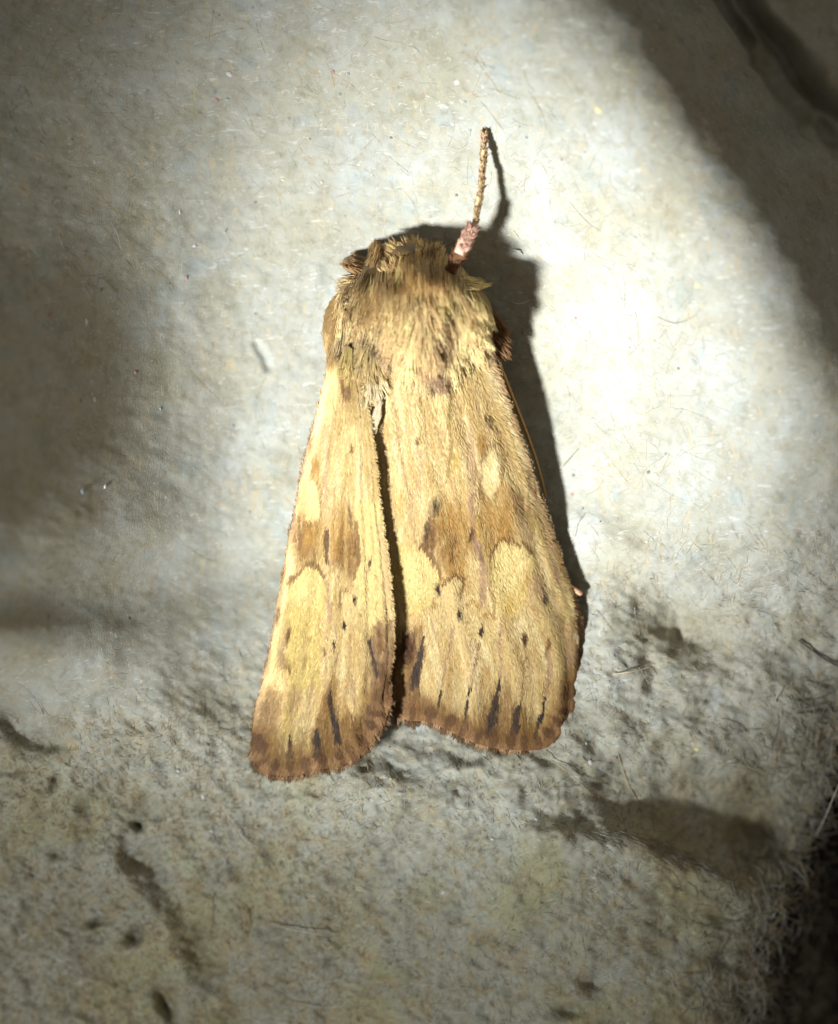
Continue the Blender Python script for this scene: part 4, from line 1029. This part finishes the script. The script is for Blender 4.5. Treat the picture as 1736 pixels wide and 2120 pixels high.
down = lambda x, y: ((x - 868) * 0.0035, np.full_like(x, 1.0))
def flat(c, v=.2):
    return lambda x, y, g: np.array(c) * g.uniform(1 - v, 1 + v, (len(x), 1))
thor = [fur('t', thorax, 8000, (868, 640, 122, 130, 0), down, (46, 92), (.14, .12), (.7, 1.3), 301),
        fur('t', thorax, 1500, (888, 715, 44, 50, 0), down, (60, 104), (.16, .1), (.8, 1.4), 302),
        fur('t', thorax, 500, (880, 600, 90, 20, 0), lambda x, y: ((x - 868) * .006, np.full_like(x, .8)), (30, 55), (.6, .2), (1.0, 1.8), 303),
        # right tegula fringe of long pale hairs
        fur('t', thorax, 900, (966, 630, 34, 52, -.35), lambda x, y: (np.full_like(x, .42), np.full_like(x, .9)), (40, 75), (.28, .12), (1.1, 2.1), 304),
        fur('t', thorax, 260, (962, 588, 26, 16, 0), lambda x, y: (np.full_like(x, .9), np.full_like(x, -.05)), (24, 42), (.4, .15), (1.1, 2.0), 305, flat((.70, .54, .26))),
        # left tegula
        fur('t', thorax, 1500, (758, 625, 56, 75, .2), lambda x, y: (-.18 + (x - 758) * .002, np.full_like(x, 1.0)), (34, 66), (.3, .15), (1.0, 2.0), 306),
        # dark tufts below the tegula and pale tuft under them
        fur('t', thorax, 420, (768, 698, 40, 14, 0), lambda x, y: ((x - 776) * .02, np.full_like(x, .6)), (24, 44), (.3, .2), (1.0, 1.9), 307, flat((.15, .088, .035))),
        fur('t', thorax, 1100, (728, 668, 30, 52, .12), lambda x, y: (np.full_like(x, -.10), np.full_like(x, 1.)), (44, 78), (.12, .08), (.8, 1.5), 308, None, lambda x, y: .335 - (750 - x) * .0012),
        fur('t', thorax, 520, (764, 738, 34, 24, .2), lambda x, y: ((x - 760) * .012, np.full_like(x, .8)), (26, 46), (.3, .15), (1.1, 2.0), 309, flat((.46, .34, .155)), lambda x, y: np.full_like(x, .345)),
        fur('t', thorax, 220, (724, 742, 14, 26, -.2), lambda x, y: (np.full_like(x, -.15), np.full_like(x, 1.)), (22, 44), (.3, .15), (1.0, 1.9), 310, flat((.48, .36, .14)), lambda x, y: np.full_like(x, .35)),
        fur('t', thorax, 120, (774, 786, 16, 30, .2), lambda x, y: (-.15 + .03 * (x - 774), np.full_like(x, .9)), (22, 44), (.25, .15), (1.2, 2.2), 311, flat((.64, .53, .32)), lambda x, y: np.full_like(x, .335)),
        fur('t', thorax, 110, (784, 845, 9, 40, .15), lambda x, y: (np.full_like(x, -.2), np.full_like(x, .95)), (18, 32), (.05, .04), (1.1, 2.0), 312, flat((.52, .42, .27)), lambda x, y: np.full_like(x, .34))]
merge('thorax_fur', thorax, thor)
side = [fur('s', thorax, 2600, (1014, 676, 24, 58, -.42), lambda x, y: (np.full_like(x, .55), np.full_like(x, .65)), (16, 34), (.1, .15), (.6, 1.1), 320, flat((.27, .14, .06)), lambda x, y: .10 + .12 * rng.random(len(x)))]
merge('side_fur', thorax, side)
headfur = [fur('h', head, 3000, (854, 560, 60, 40, .08), lambda x, y: ((x - 866) * .016 - .12, np.full_like(x, -1.)), (22, 44), (.10, .10), (.7, 1.3), 330),
           fur('h', head, 700, (866, 584, 76, 14, .12), lambda x, y: ((x - 850) * .008, np.full_like(x, .8)), (24, 44), (.12, .1), (.7, 1.3), 331),
           fur('h', head, 420, (764, 548, 16, 22, 0), lambda x, y: ((772 - x) * .025, np.full_like(x, -1.)), (34, 52), (.35, .15), (1.0, 1.9), 332, flat((.50, .32, .13), .35)),
           fur('h', head, 420, (752, 556, 16, 22, 0), lambda x, y: (np.full_like(x, -.9), np.full_like(x, -.45)), (26, 44), (.25, .15), (1.0, 1.8), 333, flat((.36, .21, .085), .35)),
           fur('h', head, 260, (780, 548, 8, 26, 0), lambda x, y: (np.full_like(x, .25), np.full_like(x, -.6)), (22, 38), (.3, .15), (1.0, 1.8), 334, flat((.48, .34, .18), .3)),
           fur('h', head, 300, (745, 590, 18, 24, 0), lambda x, y: (np.full_like(x, -.8), np.full_like(x, .35)), (22, 40), (.2, .15), (1.0, 1.8), 335),
           fur('h', head, 300, (893, 532, 14, 16, 0), lambda x, y: ((x - 885) * .03 - .35, np.full_like(x, -.8)), (22, 34), (.3, .15), (1.0, 1.8), 336, flat((.21, .12, .045), .3))]
merge('head_fur', head, headfur)

# ------------------------------------------------------------------ the moth: foreleg, antenna, hind leg
def leg_pts(pts, n):
    pts = np.asarray(pts, float)
    t = np.linspace(0, 1, len(pts)); tt = np.linspace(0, 1, n)
    return at(np.interp(tt, t, pts[:, 0]), np.interp(tt, t, pts[:, 1]), np.interp(tt, t, pts[:, 2]))
foreleg = obj('foreleg', None, None, moth)
zt = float(carton_h(np.array([1003.]), np.array([276.]))[0]) + .02
ze = zt + .045
c1 = (.13, .06, .025); c2 = (.56, .33, .24)
obj('femur', tube_mesh('femur', leg_pts([(926, 574, ze - .07), (941, 547, ze - .02), (957, 517, ze + .015)], 12), np.linspace(13, 11, 12) / PX, 12, np.tile(c1, (12, 1))), M_leg, foreleg)
tb = leg_pts([(950, 526, ze + .03), (962, 502, ze + .03), (975, 480, ze + .02), (983, 464, ze + .01)], 14)
obj('tibia', tube_mesh('tibia', tb, np.interp(np.linspace(0, 1, 14), [0, .25, .6, .85, 1], [10, 13, 12, 9, 8]) / PX, 12, np.tile(c2, (14, 1))), M_leg, foreleg)
def legfur(n, i0, i1, col, ln, seed, rw):
    g = np.random.default_rng(seed)
    A = np.array(i0, float); B = np.array(i1, float)
    t = g.random(n); a = g.uniform(0, 6.283, n)
    p = A + (B - A) * t[:, None]
    dv = (B - A)[:2]; dv = dv / np.linalg.norm(dv); nv_ = np.array([-dv[1], dv[0]])
    x = p[:, 0] + nv_[0] * np.cos(a) * rw; y = p[:, 1] + nv_[1] * np.cos(a) * rw; z = p[:, 2] + np.sin(a) * rw / PX
    S = 4; P = np.empty((n, S, 3)); L = g.uniform(*ln, n); an = g.normal(0, .25, n) + np.cos(a) * .18
    ddx = dv[0] * np.cos(an) - nv_[0] * np.sin(-an); ddy = dv[1] * np.cos(an) - nv_[1] * np.sin(-an)
    for k in range(S):
        q = k / (S - 1)
        P[:, k] = at(x + ddx * L * q, y + ddy * L * q, z + .012 * np.sin(q * 3) * np.sin(a))
    R = g.uniform(1.2, 2.2, n)[:, None] * np.array([.8, 1, .8, .3])[None] / PX
    C = np.array(col) * g.uniform(.75, 1.25, (n, 1))
    return P, R, C, C * 1.1
merge('leg_tuft', foreleg, [legfur(300, (954, 520, ze + .03), (978, 474, ze + .02), (.60, .36, .26), (9, 17), 401, 10), legfur(180, (938, 552, ze - .02), (955, 520, ze + .02), (.20, .09, .035), (10, 18), 402, 11)])
tp = np.array([(984, 466, ze + .005), (990, 430, zt + .036), (996, 398, zt + .030), (999, 366, zt + .024), (1002, 335, zt + .019), (1003, 304, zt + .013), (1003, 273, zt + .005)])
seg = [(0.0, 1.9, 8.2), (1.9, 3.0, 7.6), (3.0, 3.9, 7.4), (3.9, 4.9, 7.6), (4.9, 6.0, 7.0)]
ct1, ct2 = np.array((.56, .38, .20)), np.array((.17, .11, .05))
for i, (a, b_, r) in enumerate(seg):
    tt = np.linspace(a, b_, 10)
    q = np.stack([np.interp(tt, np.arange(7), tp[:, k]) for k in range(3)], -1)
    prof = np.interp(np.linspace(0, 1, 10), [0, .15, .7, .95, 1], [.72, .85, 1.0, 1.05, .8])
    cc = np.where((np.linspace(0, 1, 10) > .62)[:, None], (.66, .46, .25), ct1 * .80 if i < 3 else ct1 * .95)
    if i == 4:
        cc = np.where((np.linspace(0, 1, 10) > .85)[:, None], ct2, (.56, .34, .20))
    obj('tarsal_segment', tube_mesh('tarsal_segment', at(q[:, 0], q[:, 1], q[:, 2]), prof * r * .85 / PX, 10, cc), M_leg, foreleg)
merge('leg_scales', foreleg, [legfur(45, tp[k], tp[k + 1], (.56, .38, .20) if k % 2 else (.44, .29, .14), (6, 12), 410 + k, 5) for k in range(6)])
# small spines on the left side of the last segments
for (x, y, z) in ((995, 393 - 6, .07), (993, 402, .075), (993, 424, .09)):
    q = leg_pts([(x + 6, y - 2, zt + z * .36), (x - 6, y + 1, zt + z * .36 + .005)], 4)
    obj('spine', tube_mesh('spine', q, np.array([1.8, 1.6, 1.2, .5]) / PX, 6, np.tile((.25, .14, .09), (4, 1))), M_leg, foreleg)

ant = [(905, 560, .30), (960, 600, .22), (1005, 680, .15), (1040, 770, .15), (1068, 840, .14), (1090, 895, .13), (1108, 945, .12), (1124, 1000, .08), (1130, 1030, .05)]
k = 60
ap = leg_pts(ant, k)
obj('antenna', tube_mesh('antenna', ap, (np.linspace(5.5, 2.0, k) * (1 + .12 * (np.arange(k) % 2))) / PX, 8, np.tile((.42, .22, .06), (k, 1))), M_leg, moth)
obj('hind_leg', tube_mesh('hind_leg', leg_pts([(1168, 1204, .09), (1184, 1218, .10), (1197, 1226, .10), (1205, 1230, .09)], 12), np.interp(np.linspace(0, 1, 12), [0, .6, .9, 1], [5, 6, 5, 3]) / PX, 10, np.tile((.58, .32, .18), (12, 1))), M_leg, moth)
